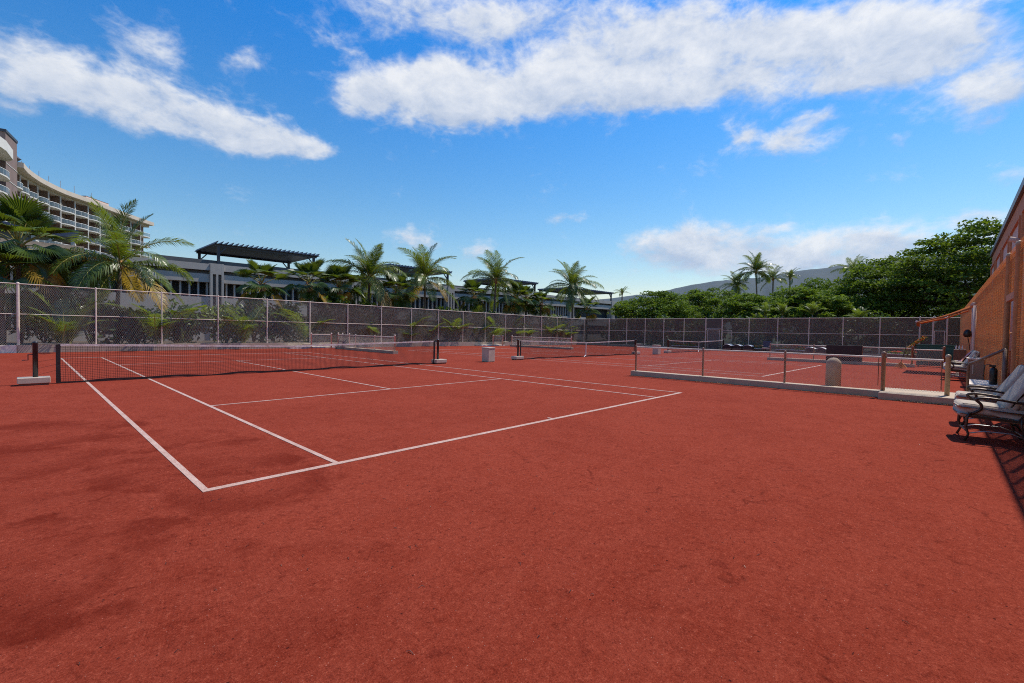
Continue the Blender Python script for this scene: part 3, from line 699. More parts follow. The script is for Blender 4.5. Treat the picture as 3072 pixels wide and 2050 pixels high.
b = MB().box(u0, u1, yo-.012, yo+.0, zo-.20, zo-.045); b.build('valance', 'awn', aw)
for k, u in enumerate((27.5, 25.4)):
    tag(MB().tube([(u, -5.82, gz(u)), (u, -5.82, 2.9)], .05, 10).build('wall_pipe', 'pink', smooth=True), ('pink downpipe on the reed fence beside the awning bracket', 'pink downpipe on the reed fence nearer than the awning')[k], 'pipe')
wl = thing('wall_lamp', 'black lamp head with cord on the pipe below the awning', 'lamp', (27.4, -5.85, 1.75))
MB().lathe([(.10, 1.62), (.14, 1.70), (.12, 1.86), (.05, 1.95)], 27.4, -5.66, 14).build('lamp_head', 'redext', wl, smooth=True); MB().tube([(27.4, -5.78, 1.8), (27.4, -5.66, 1.8)], .03, 8).build('bracket', 'redext', wl)
MB().tube([(27.4, -5.68, 1.62), (27.42, -5.73, 1.3), (27.38, -5.76, 1.05)], .015, 6).build('cord', 'redext', wl)

# ------------------------------------------------------------------ lounge chairs
def rbox(w, d, h, bev=.05, seg=4):
    import bmesh
    bm = bmesh.new(); bmesh.ops.create_cube(bm, size=1); bmesh.ops.scale(bm, vec=(w, d, h), verts=bm.verts)
    bmesh.ops.subdivide_edges(bm, edges=bm.edges[:], cuts=3, use_grid_fill=True)
    for v in bm.verts:                         # soft, slightly crowned faces
        fx, fy, fz = v.co.x/(w/2), v.co.y/(d/2), v.co.z/(h/2)
        if abs(abs(fz)-1) < .01: v.co.z += math.copysign(.022, fz)*(1-fx*fx)*(1-fy*fy)
        if abs(abs(fy)-1) < .01: v.co.y += math.copysign(.012, fy)*(1-fx*fx)
    es = [e for e in bm.edges if len(e.link_faces) == 2 and e.calc_face_angle(0) > .6]
    bmesh.ops.bevel(bm, geom=es, offset=bev, segments=seg, affect='EDGES', profile=.5)
    return bm
def bm_part(bm, name, m, parent, mtx):
    bm.transform(mtx); me = bpy.data.meshes.new(name); bm.to_mesh(me); bm.free(); return link(name, me, m, parent, True)

def chair(u, v, rz, label):
    r = thing('lounge_chair', label, 'chair', (u, v, gz(u)), rz, 'padded patio lounge chairs')
    seat = bm_part(rbox(.66, .76, .22, .06), 'seat_cushion', 'cushion', r, Matrix.Translation((0, .0, .45)) @ Matrix.Rotation(R(4), 4, 'X'))
    bm_part(rbox(.62, .20, .72, .07), 'back_cushion', 'cushion', r, Matrix.Translation((0, -.37, .80)) @ Matrix.Rotation(R(30), 4, 'X'))
    # piping round the seat
    pts = [(-.29, .335), (.29, .335), (.30, -.28), (-.30, -.28), (-.29, .335)]
    local(MB().tube([(x, y, 0.555+(y*.07)) for x, y in pts], .006, 6), 'piping', 'cushion', seat)
    for s in (-1, 1):
        x = .335*s
        local(MB().tube([(x, .26, .44), (x*1.0, .29, .36), (x, .30, .22), (x, .27, .10), (x*1.02, .31, .0)], [.019, .019, .017, .016, .018], 8), 'front_leg', 'iron', r, True)
        local(MB().tube([(x, -.30, .42), (x, -.30, .28), (x, -.36, .12), (x, -.44, 0)], [.018, .018, .016, .017], 8), 'rear_leg', 'iron', r, True)
        # swept arm
        arm = [(x, .24, .43), (x*1.02, .15, .50), (x*1.05, .14, .58), (x*1.06, .20, .655), (x*1.06, .10, .685), (x*1.05, -.08, .67), (x*1.03, -.26, .645), (x, -.44, .655)]
        b = MB(); 
        P = [Vector(p) for p in arm]
        fine = []
        for i in range(len(P)-1):
            p0, p1, p2, p3 = P[max(i-1, 0)], P[i], P[i+1], P[min(i+2, len(P)-1)]
            for q in range(4):
                t = q/4; fine.append(.5*((2*p1)+(p2-p0)*t+(2*p0-5*p1+4*p2-p3)*t*t+(3*p1-p0-3*p2+p3)*t**3))
        fine.append(P[-1])
        local(MB().tube(fine, .02, 8), 'armrest', 'iron', r, True)
        local(MB().tube([(x, -.28, .38), (x, -.42, .66), (x*.98, -.57, 1.02)], .016, 8), 'back_post', 'iron', r, True)
        local(MB().bar((x, .30, .385), (x, -.34, .355), .018, .035), 'side_rail', 'iron', r)
        local(MB().tube([(x, .27, .12), (x, .1, .17), (x, -.2, .17), (x, -.37, .10)], .010, 6), 'glider_rail', 'steel', r, True)
    for y, z in ((.30, .37), (-.33, .35), (.28, .14), (-.36, .12)):
        local(MB().tube([(-.335, y, z), (.335, y, z)], .012, 6), 'cross_bar', 'iron', r, True)
    local(MB().tube([(-.32, -.57, 1.0), (.32, -.57, 1.0)], .014, 8), 'top_bar', 'iron', r, True)
    for k in range(5):
        x = -.24 + .12*k; local(MB().tube([(x, -.30, .38), (x, -.57, 1.0)], .007, 5), 'back_spindle', 'iron', r)
    return r
chair(9.35, -5.65, R(7), 'nearest grey cushioned lounge chair, cut by the right edge')
chair(11.0, -5.66, R(3), 'grey cushioned lounge chair just behind the nearest one')
chair(23.6, -5.36, R(6), 'grey lounge chair beyond the tan round post, in fence shade')
chair(25.2, -5.34, R(4), 'farthest grey lounge chair, draped with a striped towel')
tw = MB()
tw.add([(24.95, -5.16, .60), (25.45, -5.12, .60), (25.45, -5.46, .64), (24.95, -5.50, .64), (24.95, -5.76, 1.02), (25.45, -5.72, 1.02), (24.95, -5.00, .52), (25.45, -4.96, .52)], [(0, 1, 2, 3), (3, 2, 5, 4), (6, 7, 1, 0)])
tag(tw.build('towel', 'towel', smooth=True), 'orange and blue striped towel over the farthest lounge chair', 'towel')

# landing, handrails, cabinet and bits by the doorway
tag(MB().box(15.46, 17.4, -6.1, -5.52, -.05, .42).build('ramp_wall', 'curbw', bevel=.01), 'low cream wall beside the handrail foot', 'wall')
hr = thing('handrail', 'pair of sloping brown handrails by the fence doorway', 'handrail', (14.85, -5.5, .17))
for k, (du, z) in enumerate(((0, 0), (.28, 0))):
    x = 14.62 + du
    MB().tube([(x, -5.50, .16), (x, -5.50, .92), (x-.02, -5.53, .98), (x-.18, -5.66, 1.06), (x-1.0, -6.05, 1.36)], .025, 10).build('rail', 'brownpost', hr, smooth=True)
    MB().tube([(x-1.0, -6.05, .17), (x-1.0, -6.05, 1.36)], .025, 10).build('upright', 'brownpost', hr, smooth=True)
MT['cab'] = mat('brown_metal', (.24, .165, .115), (.30, .21, .15), 3, .5)
cbn = thing('cabinet', 'grey-brown metal cabinet standing behind the handrail', 'cabinet', (20.6, -5.9, gz(20.6)))
z = gz(20.6)
MB().box(20.2, 21.0, -5.97, -5.60, z+.08, z+.92).build('body', 'cab', cbn, bevel=.01); MB().box(20.16, 21.04, -5.98, -5.56, z+.92, z+.96).build('top', 'curbw', cbn); MB().box(20.22, 20.98, -5.96, -5.62, z, z+.08).build('plinth', 'brownpost', cbn)
MB().box(20.18, 20.20, -5.72, -5.69, z+.45, z+.75).build('handle', 'steel', cbn)
cup = MB().lathe([(.035, z+.96), (.045, z+1.08), (.046, z+1.085)], 20.5, -5.75, 14).build('cup', 'steel', smooth=True); tag(cup, 'small silver cup standing on the metal cabinet', 'cup')
ex = thing('fire_extinguisher', 'black extinguisher-shaped pump leaning by the doorway post', 'pump', (15.9, -5.98, .42))
MB().lathe([(.06, .42), (.075, .45), (.075, .78), (.05, .84), (.02, .87)], 15.8, -5.98, 16).build('cylinder', 'redext', ex, smooth=True)
MB().tube([(15.8, -5.98, .86), (15.8, -5.90, .94), (15.85, -5.82, .9), (15.9, -5.80, .6)], .012, 8).build('hose', 'redext', ex, smooth=True)
MB().box(15.75, 15.85, -6.02, -5.9, .87, .92).build('handle', 'redext', ex)
bo = thing('brown_box', 'brown box with bottles on it in front of the green board', 'box', (33.3, -5.5, gz(33.3)))
MB().box(33.1, 33.6, -5.75, -5.25, gz(33.3), .95).build('body', 'brownpost', bo, bevel=.01)
for k in range(3): MB().lathe([(.035, .95), (.035, 1.08), (.012, 1.13), (.012, 1.17)], 33.3, -5.35-.12*k, 10).build('bottle', 'white', bo)
gb = thing('green_board', 'dark green panelled board at the far right corner', 'board', (34.6, -4.5, gz(34.6)))
for k in range(3): MB().box(34.5, 34.58, -4.22-.53*k, -3.70-.53*k, gz(34.6)+.05, 1.1).build('panel', 'green', gb, bevel=.008)
MB().box(34.46, 34.62, -5.32, -3.66, 1.1, 1.15).build('cap', 'green', gb)
for v in (-3.8, -5.2): MB().box(34.58, 34.66, v-.04, v+.04, gz(34.6), 1.1).build('leg', 'green', gb)
# leaf rake leaning on the divider
rk = thing('leaf_rake', 'orange fan-headed leaf rake standing on the court behind the gate', 'rake', (30.4, -3.25, gz(30.4)))
z = gz(30.4)
MB().tube([(30.4, -3.28, z+.35), (30.6, -3.45, z+1.15)], .014, 6).build('handle', 'iron', rk)
b = MB()
for k in range(15):
    t = (k-7)/7*.62; e = Vector((30.36, -3.24 + math.sin(t)*.5, z+.01 + (1-math.cos(t))*.1)); b.bar((30.4, -3.28, z+.38), e, .045, .006)
b.build('head', 'rake', rk)

# cushions, chairs and planters along the far fence
def lounge(v, label, u=48.0):
    z = gz(u); r = thing('padded_lounger', label, 'lounger', (u, v, z), 0, 'dark loungers along the far kerb')
    MB().box(u-.4, u+.5, v-.38, v+.38, z+.12, z+.30).build('base', 'brownpost', r, bevel=.02)
    n = 8; top = [(v - .37 + .74*i/n, z + .52 + .12*math.sin(math.pi*i/n)) for i in range(n+1)]
    MB().prism([(v-.37, z+.31)] + top + [(v+.37, z+.31)], 'x', u-.36, u+.48).build('cushion', 'maroon', r)
    MB().prism([(a, c+.004) for a, c in top] + [(a, c+.035) for a, c in reversed(top)], 'x', u-.36, u+.48).build('cover', 'white', r)
    for s in (-.33, .33):
        for uu in (u-.35, u+.42): MB().box(uu-.025, uu+.025, v+s-.025, v+s+.025, z, z+.12).build('foot', 'iron', r)
lounge(11.25, 'padded lounger with white cover, nearest the far gate'); lounge(10.35, 'padded lounger with white cover, middle of three by the far gate'); lounge(9.35, 'padded lounger with white cover, rightmost of three by the far gate')
lounge(3.9, 'dark padded lounger behind the second right divider, left of the yellow flowers', 46.8); lounge(3.0, 'dark padded lounger behind the second right divider, nearest the maroon board', 46.4)
def small_chair(u, v, label):
    z = gz(u); r = thing('patio_chair', label, 'chair', (u, v, z))
    MB().box(u-.3, u+.28, v-.32, v+.32, z+.32, z+.46).build('seat', 'cushion', r, bevel=.03); MB().box(u+.22, u+.34, v-.34, v+.34, z+.5, z+1.08).build('backrest', 'blueb', r, bevel=.03)
    for s in (-.3, .3):
        for uu in (u-.27, u+.25): MB().tube([(uu, v+s, z), (uu, v+s, z+.33)], .02, 6).build('leg', 'iron', r)
        MB().bar((u-.3, v+s, z+.62), (u+.25, v+s, z+.62), .05, .03).build('armrest', 'white', r)
small_chair(47.9, 7.75, 'navy-backed patio chair standing before the far fence')

def leafball(b, c, rad, n, size, flat=.7, up=.5):
    """random small leaf quads filling a squashed ball"""
    c = np.array(c); d = rng.normal(size=(n, 3)); d /= np.linalg.norm(d, axis=1)[:, None]
    rr = rng.random(n)**.4; p = c + d*rr[:, None]*np.array([rad, rad, rad*flat])
    nr = rng.normal(size=(n, 3))*.8 + np.array([0, 0, up]); nr /= np.linalg.norm(nr, axis=1)[:, None]
    leafquads(b, p, nr, size*(.7 + .6*rng.random(n)))
def leafquads(b, p, nr, s, asp=.5):
    n = len(p); t = rng.normal(size=(n, 3)); t -= nr*np.sum(t*nr, 1)[:, None]; t /= np.linalg.norm(t, axis=1)[:, None] + 1e-9
    w = np.cross(nr, t); s = np.asarray(s)[:, None]
    vs = np.stack([p - t*s*.5, p + w*s*asp*.5 + nr*s*.06, p + t*s*.5, p - w*s*asp*.5 + nr*s*.06], 1).reshape(-1, 3)
    o = len(b.v); b.v += [tuple(x) for x in vs.tolist()]; b.f += [(o+4*i, o+4*i+1, o+4*i+2, o+4*i+3) for i in range(n)]

def planter(u, v, w, label, m='flower', hgt=.28):
    z = gz(u); r = thing('planter_box', label, 'planter', (u, v, z), 0, 'flower planters along the far kerb')
    MB().box(u-.2, u+.2, v-w/2, v+w/2, z, z+.30).build('trough', 'brownpost', r, bevel=.01)
    MB().box(u-.22, u+.22, v-w/2-.02, v+w/2+.02, z+.30, z+.335).build('rim', 'white', r)
    b = MB()
    for k in range(int(w*6)): leafball(b, (u+random.uniform(-.1, .1), v-w/2+w*random.random(), z+.42+random.uniform(-.04, .06)), .17, 34, .09)
    b.build('leaves', 'shruby', r)
    b = MB()
    for k in range(int(w*8)): leafball(b, (u-.05+random.uniform(-.12, .08), v-w/2+w*random.random(), z+.50+hgt*random.random()*.5), .08, 12, .08)
    b.build('flowers', m, r)
planter(48.7, 8.5, 1.0, 'small flower trough left of the navy chair'); planter(48.6, 6.1, 1.9, 'long orange flower trough right of the navy chair')
planter(48.6, 4.9, .5, 'short orange flower trough beside the second divider post'); planter(48.5, 2.0, .9, 'yellow-green planter trough behind the second right divider', 'shruby')
planter(48.7, 16.0, 3.0, 'wide orange and yellow flower trough left of the far gate'); planter(47.6, -2.3, 1.9, 'red flower trough right of the maroon board', 'flowerr', .1)
# flowering branch
fb_ = thing('flowering_bush', 'leaning bush with orange and yellow flowers left of the green board', 'bush', (47.0, -3.0, gz(47)))
z = gz(47)
MB().tube([(47, -3.0, z), (47, -3.05, z+.6), (47, -3.25, z+1.0)], [.04, .03, .015], 6).build('stem', 'bark', fb_)
b = MB(); b2 = MB()
for k in range(9):
    t = k/8; c = (47-.1*t, -2.6-1.0*t, z+.75+.95*t); leafball(b, c, .2, 36, .12); leafball(b2, (c[0]-.14, c[1]+.02, c[2]+.02), .16, 26, .09)
for k in range(5): leafball(b, (47, -2.7+random.uniform(-.2, .2), z+.3+.1*k), .25, 30, .12)
b.build('leaves', 'shrub', fb_); b2.build('flowers', 'flower', fb_)

# ------------------------------------------------------------------ parking building with pergolas
pk = thing('parking_building', 'long dark grey two-storey parking building behind the side fence', 'building', (35, 40, 0))
U0, U1, PV = -14, 79, 40.0
ztop = lambda u: 6.66 + .006*(max(u, 0)-6)
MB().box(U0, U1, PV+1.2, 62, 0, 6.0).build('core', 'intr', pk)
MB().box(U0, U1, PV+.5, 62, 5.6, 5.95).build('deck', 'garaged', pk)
bays = [-14, -2.4, 10.2, 22.8, 35.4, 48.0, 60.6, 73.2, 79]
for i, (a, c) in enumerate(zip(bays[:-1], bays[1:])):
    a2, c2 = a + (.5 if i else 0), c - (.5 if i < len(bays)-2 else 0)
    def slab(y0, z0, z1, nm, m, a=a2, c=c2):
        MB().add([(a, y0, z0(a)), (c, y0, z0(c)), (c, PV+.9, z0(c)), (a, PV+.9, z0(a)), (a, y0, z1(a)), (c, y0, z1(c)), (c, PV+.9, z1(c)), (a, PV+.9, z1(a))],
                 [(0,3,2,1),(4,5,6,7),(0,1,5,4),(1,2,6,5),(2,3,7,6),(3,0,4,7)]).build(nm, m, pk)
    k = lambda h: (lambda u: ztop(u) - h)
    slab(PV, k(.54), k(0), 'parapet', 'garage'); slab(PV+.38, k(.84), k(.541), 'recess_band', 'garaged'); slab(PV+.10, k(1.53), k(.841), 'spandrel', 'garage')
    slab(PV+.05, lambda u: 2.55, lambda u: 3.9, 'spandrel', 'garage'); slab(PV+.0, lambda u: -.1, lambda u: 1.0, 'base_wall', 'garage')
    # vertical louvres
    for (z0, z1) in ((3.9, None), (1.0, 2.55)):
        u = a2 + .3
        while u < c2 - .1:
            if not (u < 2.5 and random.random() < .0):
                t = (ztop(u) - 1.53) if z1 is None else z1
                if -6 < u < 60: MB().box(u-.06, u+.06, PV+.30, PV+.52, z0+.001, t-.001).build('louvre', 'garage', pk)
            u += .62
    if 0 < i:
        z1 = ztop(a) + .06
        MB().box(a-.5, a-.32, PV-.10, PV+1.0, -.1, z1).build('pilaster', 'garage', pk); MB().box(a+.32, a+.5, PV-.10, PV+1.0, -.1, z1).build('pilaster', 'garage', pk)
        MB().box(a-.08, a+.08, PV-.10, PV+1.0, -.1, z1-.9).build('pilaster', 'garage', pk); MB().box(a-.32, a+.32, PV-.098, PV+1.0, z1-.9, z1-.002).build('pilaster_head', 'garage', pk)
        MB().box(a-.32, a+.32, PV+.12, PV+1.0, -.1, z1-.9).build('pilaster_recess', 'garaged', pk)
MB().box(6.6, U1, 44.6, 45.0, 5.95, 7.55).build('rear_parapet', 'garaged', pk)
tag(MB().box(-14, 2.0, 40.95, 43.5, 6.2, 7.15).build('wall_block', 'tan'), 'pale tan wall end rising behind the left palms', 'wall')

def pergola(u0, u1, label):
    r = thing('pergola', label, 'pergola', ((u0+u1)/2, 44.3, 5.95), 0, 'charcoal pergolas on the roof deck')
    v0, v1, zt = 44.25, 51.5, 9.3
    for u in (u0+.25, u1-.3):
        for v in (v0+.2, v1-.3):
            MB().box(u-.11, u+.11, v-.11, v+.11, 5.95, zt-.42).build('post', 'perg', r)
            sx = 1 if u < (u0+u1)/2 else -1
            MB().bar((u+sx*.08, v, zt-1.05), (u+sx*.65, v, zt-.40), .10, .10).build('brace', 'perg', r)
    for v in (v0+.2, v1-.3): MB().box(u0, u1, v-.08, v+.08, zt-.42, zt-.20).build('beam', 'perg', r)
    n = 22
    for k in range(n+1):
        u = u0 + (u1-u0)*k/n
        MB().add([(u-.10, v0-.25, zt-.20), (u+.02, v0-.25, zt-.20), (u+.16, v0-.25, zt+.02), (u+.10, v0-.25, zt+.03),
                  (u-.10, v1+.1, zt-.20), (u+.02, v1+.1, zt-.20), (u+.16, v1+.1, zt+.02), (u+.10, v1+.1, zt+.03)],
                 [(3,2,1,0),(4,5,6,7),(0,1,5,4),(1,2,6,5),(2,3,7,6),(3,0,4,7)]).build('rafter', 'perg', r)
    MB().box(u0-.1, u1+.2, v0-.1, v1, zt-.235, zt-.205).build('deck_sheet', 'perg', r)
pergola(11.2, 20.6, 'largest charcoal pergola on the roof, left of the tall palms'); pergola(29.3, 38.7, 'charcoal roof pergola behind the two coconut palms'); pergola(47.3, 56.7, 'charcoal roof pergola right of the two coconut palms'); pergola(65.5, 80, 'rightmost charcoal roof pergola, near the rain trees')
cr = thing('parked_car', 'white car parked on the roof deck under the largest pergola', 'car', (18.7, 49, 5.95))
prof = [(-2.1, .35), (-2.15, .75), (-1.5, .95), (-.9, 1.45), (.6, 1.52), (1.5, 1.0), (2.1, .9), (2.15, .4)]
MB().prism([(18.7+x, 6.6+z*.82) for x, z in prof], 'y', 48.2, 49.9).build('body', 'carw', cr)
MB().prism([(18.7+x, 6.6+z*.82) for x, z in ((-1.35, .98), (-.85, 1.38), (.5, 1.44), (1.2, 1.02))], 'y', 48.19, 49.91).build('window', 'glassd', cr)
for x in (-1.35, 1.35):
    for y in (48.3, 49.7): MB().tube([(18.7+x, y-.1, 6.28), (18.7+x, y+.1, 6.28)], .33, 14).build('wheel', 'redext', cr)
cr = thing('parked_car', 'blue-grey car half hidden behind the far fence', 'car', (55, 18, -.2))
MB().prism([(18+x*1.0, -.2+z) for x, z in prof], 'x', 54.2, 55.9).build('body', 'carb', cr)
MB().prism([(18+x, -.2+z) for x, z in ((-1.35, .98), (-.85, 1.38), (.5, 1.44), (1.2, 1.02))], 'x', 54.19, 55.91).build('window', 'glassd', cr)
for x in (-1.35, 1.35):
    for y in (54.3, 55.7): MB().tube([(y-.1, 18+x, .13), (y+.1, 18+x, .13)], .33, 14).build('wheel', 'redext', cr)
# small navy canopy building left
nv = thing('navy_canopy', 'navy steel canopy with grey shutters beyond the left palms', 'canopy', (2, 76, 0))
MB().box(-6, 3.9, 75.9, 82, 12.35, 13.3).build('roof_beam', 'blueb', nv)
MB().box(-6, -.2, 76.4, 81.5, 9.3, 12.34).build('shutter', 'garaged', nv)
for u in (-.1, 3.4): MB().box(u-.2, u+.2, 76.1, 76.5, 0, 12.34).build('post', 'garage', nv)
MB().bar((.0, 76.2, 10.0), (1.8, 76.2, 12.3), .25, .25).build('brace', 'garage', nv)
MB().box(-6, -.3, 76.2, 76.38, 9.2, 9.5).build('sill', 'white', nv)

# ------------------------------------------------------------------ hotel
def hotel():
    H = 32.4
    pts = [Vector(p) for p in ((-1.75, 127.0), (-1.1, 131.4), (.83, 138.06), (4.99, 146.75), (8.98, 151.26), (13.17, 157.0), (19.3, 165.6), (26.13, 173.87))]
    dense = []
    for a, c in zip(pts[:-1], pts[1:]):
        for k in range(8): dense.append(a.lerp(c, k/8))
    dense.append(pts[-1])
    for _ in range(12): dense = [dense[0]] + [(dense[i-1]+dense[i]*2+dense[i+1])/4 for i in range(1, len(dense)-1)] + [dense[-1]]
    seg = [0]
    for a, c in zip(dense[:-1], dense[1:]): seg.append(seg[-1] + (c-a).length)
    T = seg[-1]
    def at(s):
        s = max(0, min(T, s)); i = max(j for j in range(len(seg)) if seg[j] <= s + 1e-9); i = min(i, len(seg)-2)
        t = (s-seg[i])/(seg[i+1]-seg[i]); p = dense[i].lerp(dense[i+1], t); d = (dense[i+1]-dense[i]).normalized(); return p, d
    ho = thing('hotel', 'curved cream high-rise hotel with rows of glass balconies at left', 'building', (10, 150, 0))
    nb = 13; bw = T/nb; fh = 2.95; nf = 10
    def strip(s0, s1, d0, d1, z0, z1, name, m, n=1):
        b = MB(); ring = []
        for k in range(n+1):
            p, d = at(s0 + (s1-s0)*k/n); nn = Vector((d.y, -d.x))
            a, c = p + nn*d0, p + nn*d1
            ring.append([(a.x, a.y, z0), (c.x, c.y, z0), (c.x, c.y, z1), (a.x, a.y, z1)])
        for q in ring: b.v += q
        for k in range(n):
            o = 4*k
            for j in range(4): j2 = (j+1) % 4; b.f.append((o+j, o+4+j, o+4+j2, o+j2))
        b.f += [(0, 1, 2, 3), (4*n+3, 4*n+2, 4*n+1, 4*n)]
        o = b.build(name, m, ho); recalc(o.data); return o
    strip(0, T, -16, -1.85, 0, H-.95, 'rear_block', 'hotelb', 26)
    strip(-0, T, -17, 1.15, H-.95, H+.05, 'roof_slab', 'hotelw', 26)
    strip(0, T, -1.84, -.2, H-1.5, H-.951, 'soffit', 'hotelw', 26)
    # end wall
    for i in range(nb):
        s0 = i*bw; s1 = s0 + bw
        strip(s0-.09 if i else s0, s0+.09, -1.849, -.13, 0, H-1.501, 'fin_wall', 'hotelb'); strip(s0-.1 if i else s0, s0+.1, -.129, .04, 0, H-1.501, 'column', 'hotels')
        for f in range(2, nf):
            zf = H - 1.75 - fh*(nf-f)
            last = f == nf-1
            # balcony slab with a bowed front
            b = MB(); n = 8; low = []; 
            for k in range(n+1):
                p, d = at(s0 + .1 + (bw-.2)*k/n); nn = Vector((d.y, -d.x)); q = p + nn*(.05 + .62*math.sin(math.pi*k/n)**.7); low.append((q.x, q.y))
            pa, da = at(s1-.1); pb, db = at(s0+.1)
            ba = pa + Vector((da.y, -da.x))*-1.85; bb = pb + Vector((db.y, -db.x))*-1.85
            poly = low + [(ba.x, ba.y), (bb.x, bb.y)]
            b.prism(poly, 'z', zf-.12, zf+.12); slab_ = b.build('balcony_slab', 'hotels', ho); recalc(slab_.data)
            b = MB()
            for (x0, y0), (x1, y1) in zip(low[:-1], low[1:]): b.add([(x0, y0, zf+.2), (x1, y1, zf+.2), (x1, y1, zf+1.02), (x0, y0, zf+1.02)], [(0, 1, 2, 3)])
            b.build('glass', 'glassr', slab_)
            b = MB(); b.tube([(x, y, zf+1.08) for x, y in low], .05, 5)
            for x, y in low[::2]: b.tube([(x, y, zf+.1), (x, y, zf+1.08)], .035, 4)
            b.build('rail', 'white', slab_)
            # door recess and curtain on the back wall
            strip(s0+.25, s0+1.9, -1.848, -1.80, zf+.121, zf+2.45, 'sliding_door', 'glassd')
            if random.random() < .6 and not last: strip(s0+1.35, s0+1.85, -1.79, -1.5, zf+.121, zf+2.2, 'curtain', 'curtain')
            strip(s0+2.6, s0+3.1, -1.848, -1.78, zf+1.6, zf+2.05, 'wall_vent', 'hotelw')
    p, d = at(T); nn = Vector((d.y, -d.x))
    # roof details: penthouse and aerial poles
    ph = [p_ for p_ in ((7.4, 169.0), (11.06, 165.06), (16.3, 171.2), (12.5, 175.5))]
    o = MB().prism(ph, 'z', H, H+3.1).build('penthouse', 'pink', ho); recalc(o.data)
    MB().prism([(x, y) for x, y in ph], 'z', H+3.101, H+3.3).build('penthouse_coping', 'hotelb', ho)
    for k, s in enumerate((6, 9.2, 12.5, 16, 19.5, 23, 27, 33)):
        p, d = at(s); q = p - Vector((d.y, -d.x))*1.2
        MB().tube([(q.x, q.y, H), (q.x, q.y, H+2.6)], .06, 5).build('aerial', 'steel', ho)
    p, d = at(1.2); MB().add([(p.x-.6, p.y, H+.9), (p.x+.1, p.y-.6, H+.9), (p.x+.7, p.y, H+.9), (p.x, p.y+.6, H+.9), (p.x, p.y, H+1.5), (p.x, p.y, H+.2)], [(0,1,4),(1,2,4),(2,3,4),(3,0,4),(1,0,5),(2,1,5),(3,2,5),(0,3,5)]).build('roof_lantern', 'perg', ho)
    # lift tower
    MB().prism([(-2.9, 120.6), (-1.5, 126.8), (-12, 130), (-16, 124)], 'z', 0, 35.9).build('tower', 'hotelt', ho)
    MB().prism([(-2.8, 120.4), (-1.35, 126.9), (-12, 130.2), (-16.2, 123.9)], 'z', 35.91, 36.4).build('tower_coping', 'perg', ho)
    for z in (30.4, 27.5, 24.5, 21.6, 18.6): MB().bar((-2.87, 120.58, z), (-1.47, 126.8, z), .06, .10).build('tower_joint', 'hotels', ho)
    # near wing left of the tower
    low = [(-9, 100), (-5.5, 107), (-3.6, 113), (-2.85, 118.5), (-3.4, 120.5)]
    o = MB().prism([(x-1.6, y+.2) for x, y in low] + [(-20, 121), (-25, 100)], 'z', 0, 30.6).build('wing_block', 'hotelb', ho); recalc(o.data)
    o = MB().prism([(x+.9, y-.3) for x, y in low] + [(-20, 121), (-25, 100)], 'z', 30.601, 32.3).build('wing_roof_slab', 'hotels', ho); recalc(o.data)
    for f in range(5):
        zf = 26.6 - 2.95*f
        for (a, c) in ((( -6.2, 105.8), (-4.1, 111.4)), ((-4.0, 112), (-2.7, 118.2))):
            a = Vector(a); c = Vector(c); d = (c-a).normalized(); nn = Vector((d.y, -d.x)); n = 8
            lw = [a.lerp(c, k/n) + nn*(.1+.7*math.sin(math.pi*k/n)**.7) for k in range(n+1)]
            o = MB().prism([(q.x, q.y) for q in lw] + [(c.x-nn.x*1.8, c.y-nn.y*1.8), (a.x-nn.x*1.8, a.y-nn.y*1.8)], 'z', zf-.12, zf+.12).build('balcony_slab', 'hotels', ho); recalc(o.data); slab_ = o
            b = MB()
            for q, w_ in zip(lw[:-1], lw[1:]): b.add([(q.x, q.y, zf+.2), (w_.x, w_.y, zf+.2), (w_.x, w_.y, zf+1.02), (q.x, q.y, zf+1.02)], [(0, 1, 2, 3)])
            b.build('glass', 'glassr', slab_)
            b = MB().tube([(q.x, q.y, zf+1.08) for q in lw], .05, 5)
            for q in lw[::2]: b.tube([(q.x, q.y, zf+.1), (q.x, q.y, zf+1.08)], .035, 4)
            b.build('rail', 'white', slab_)
hotel()

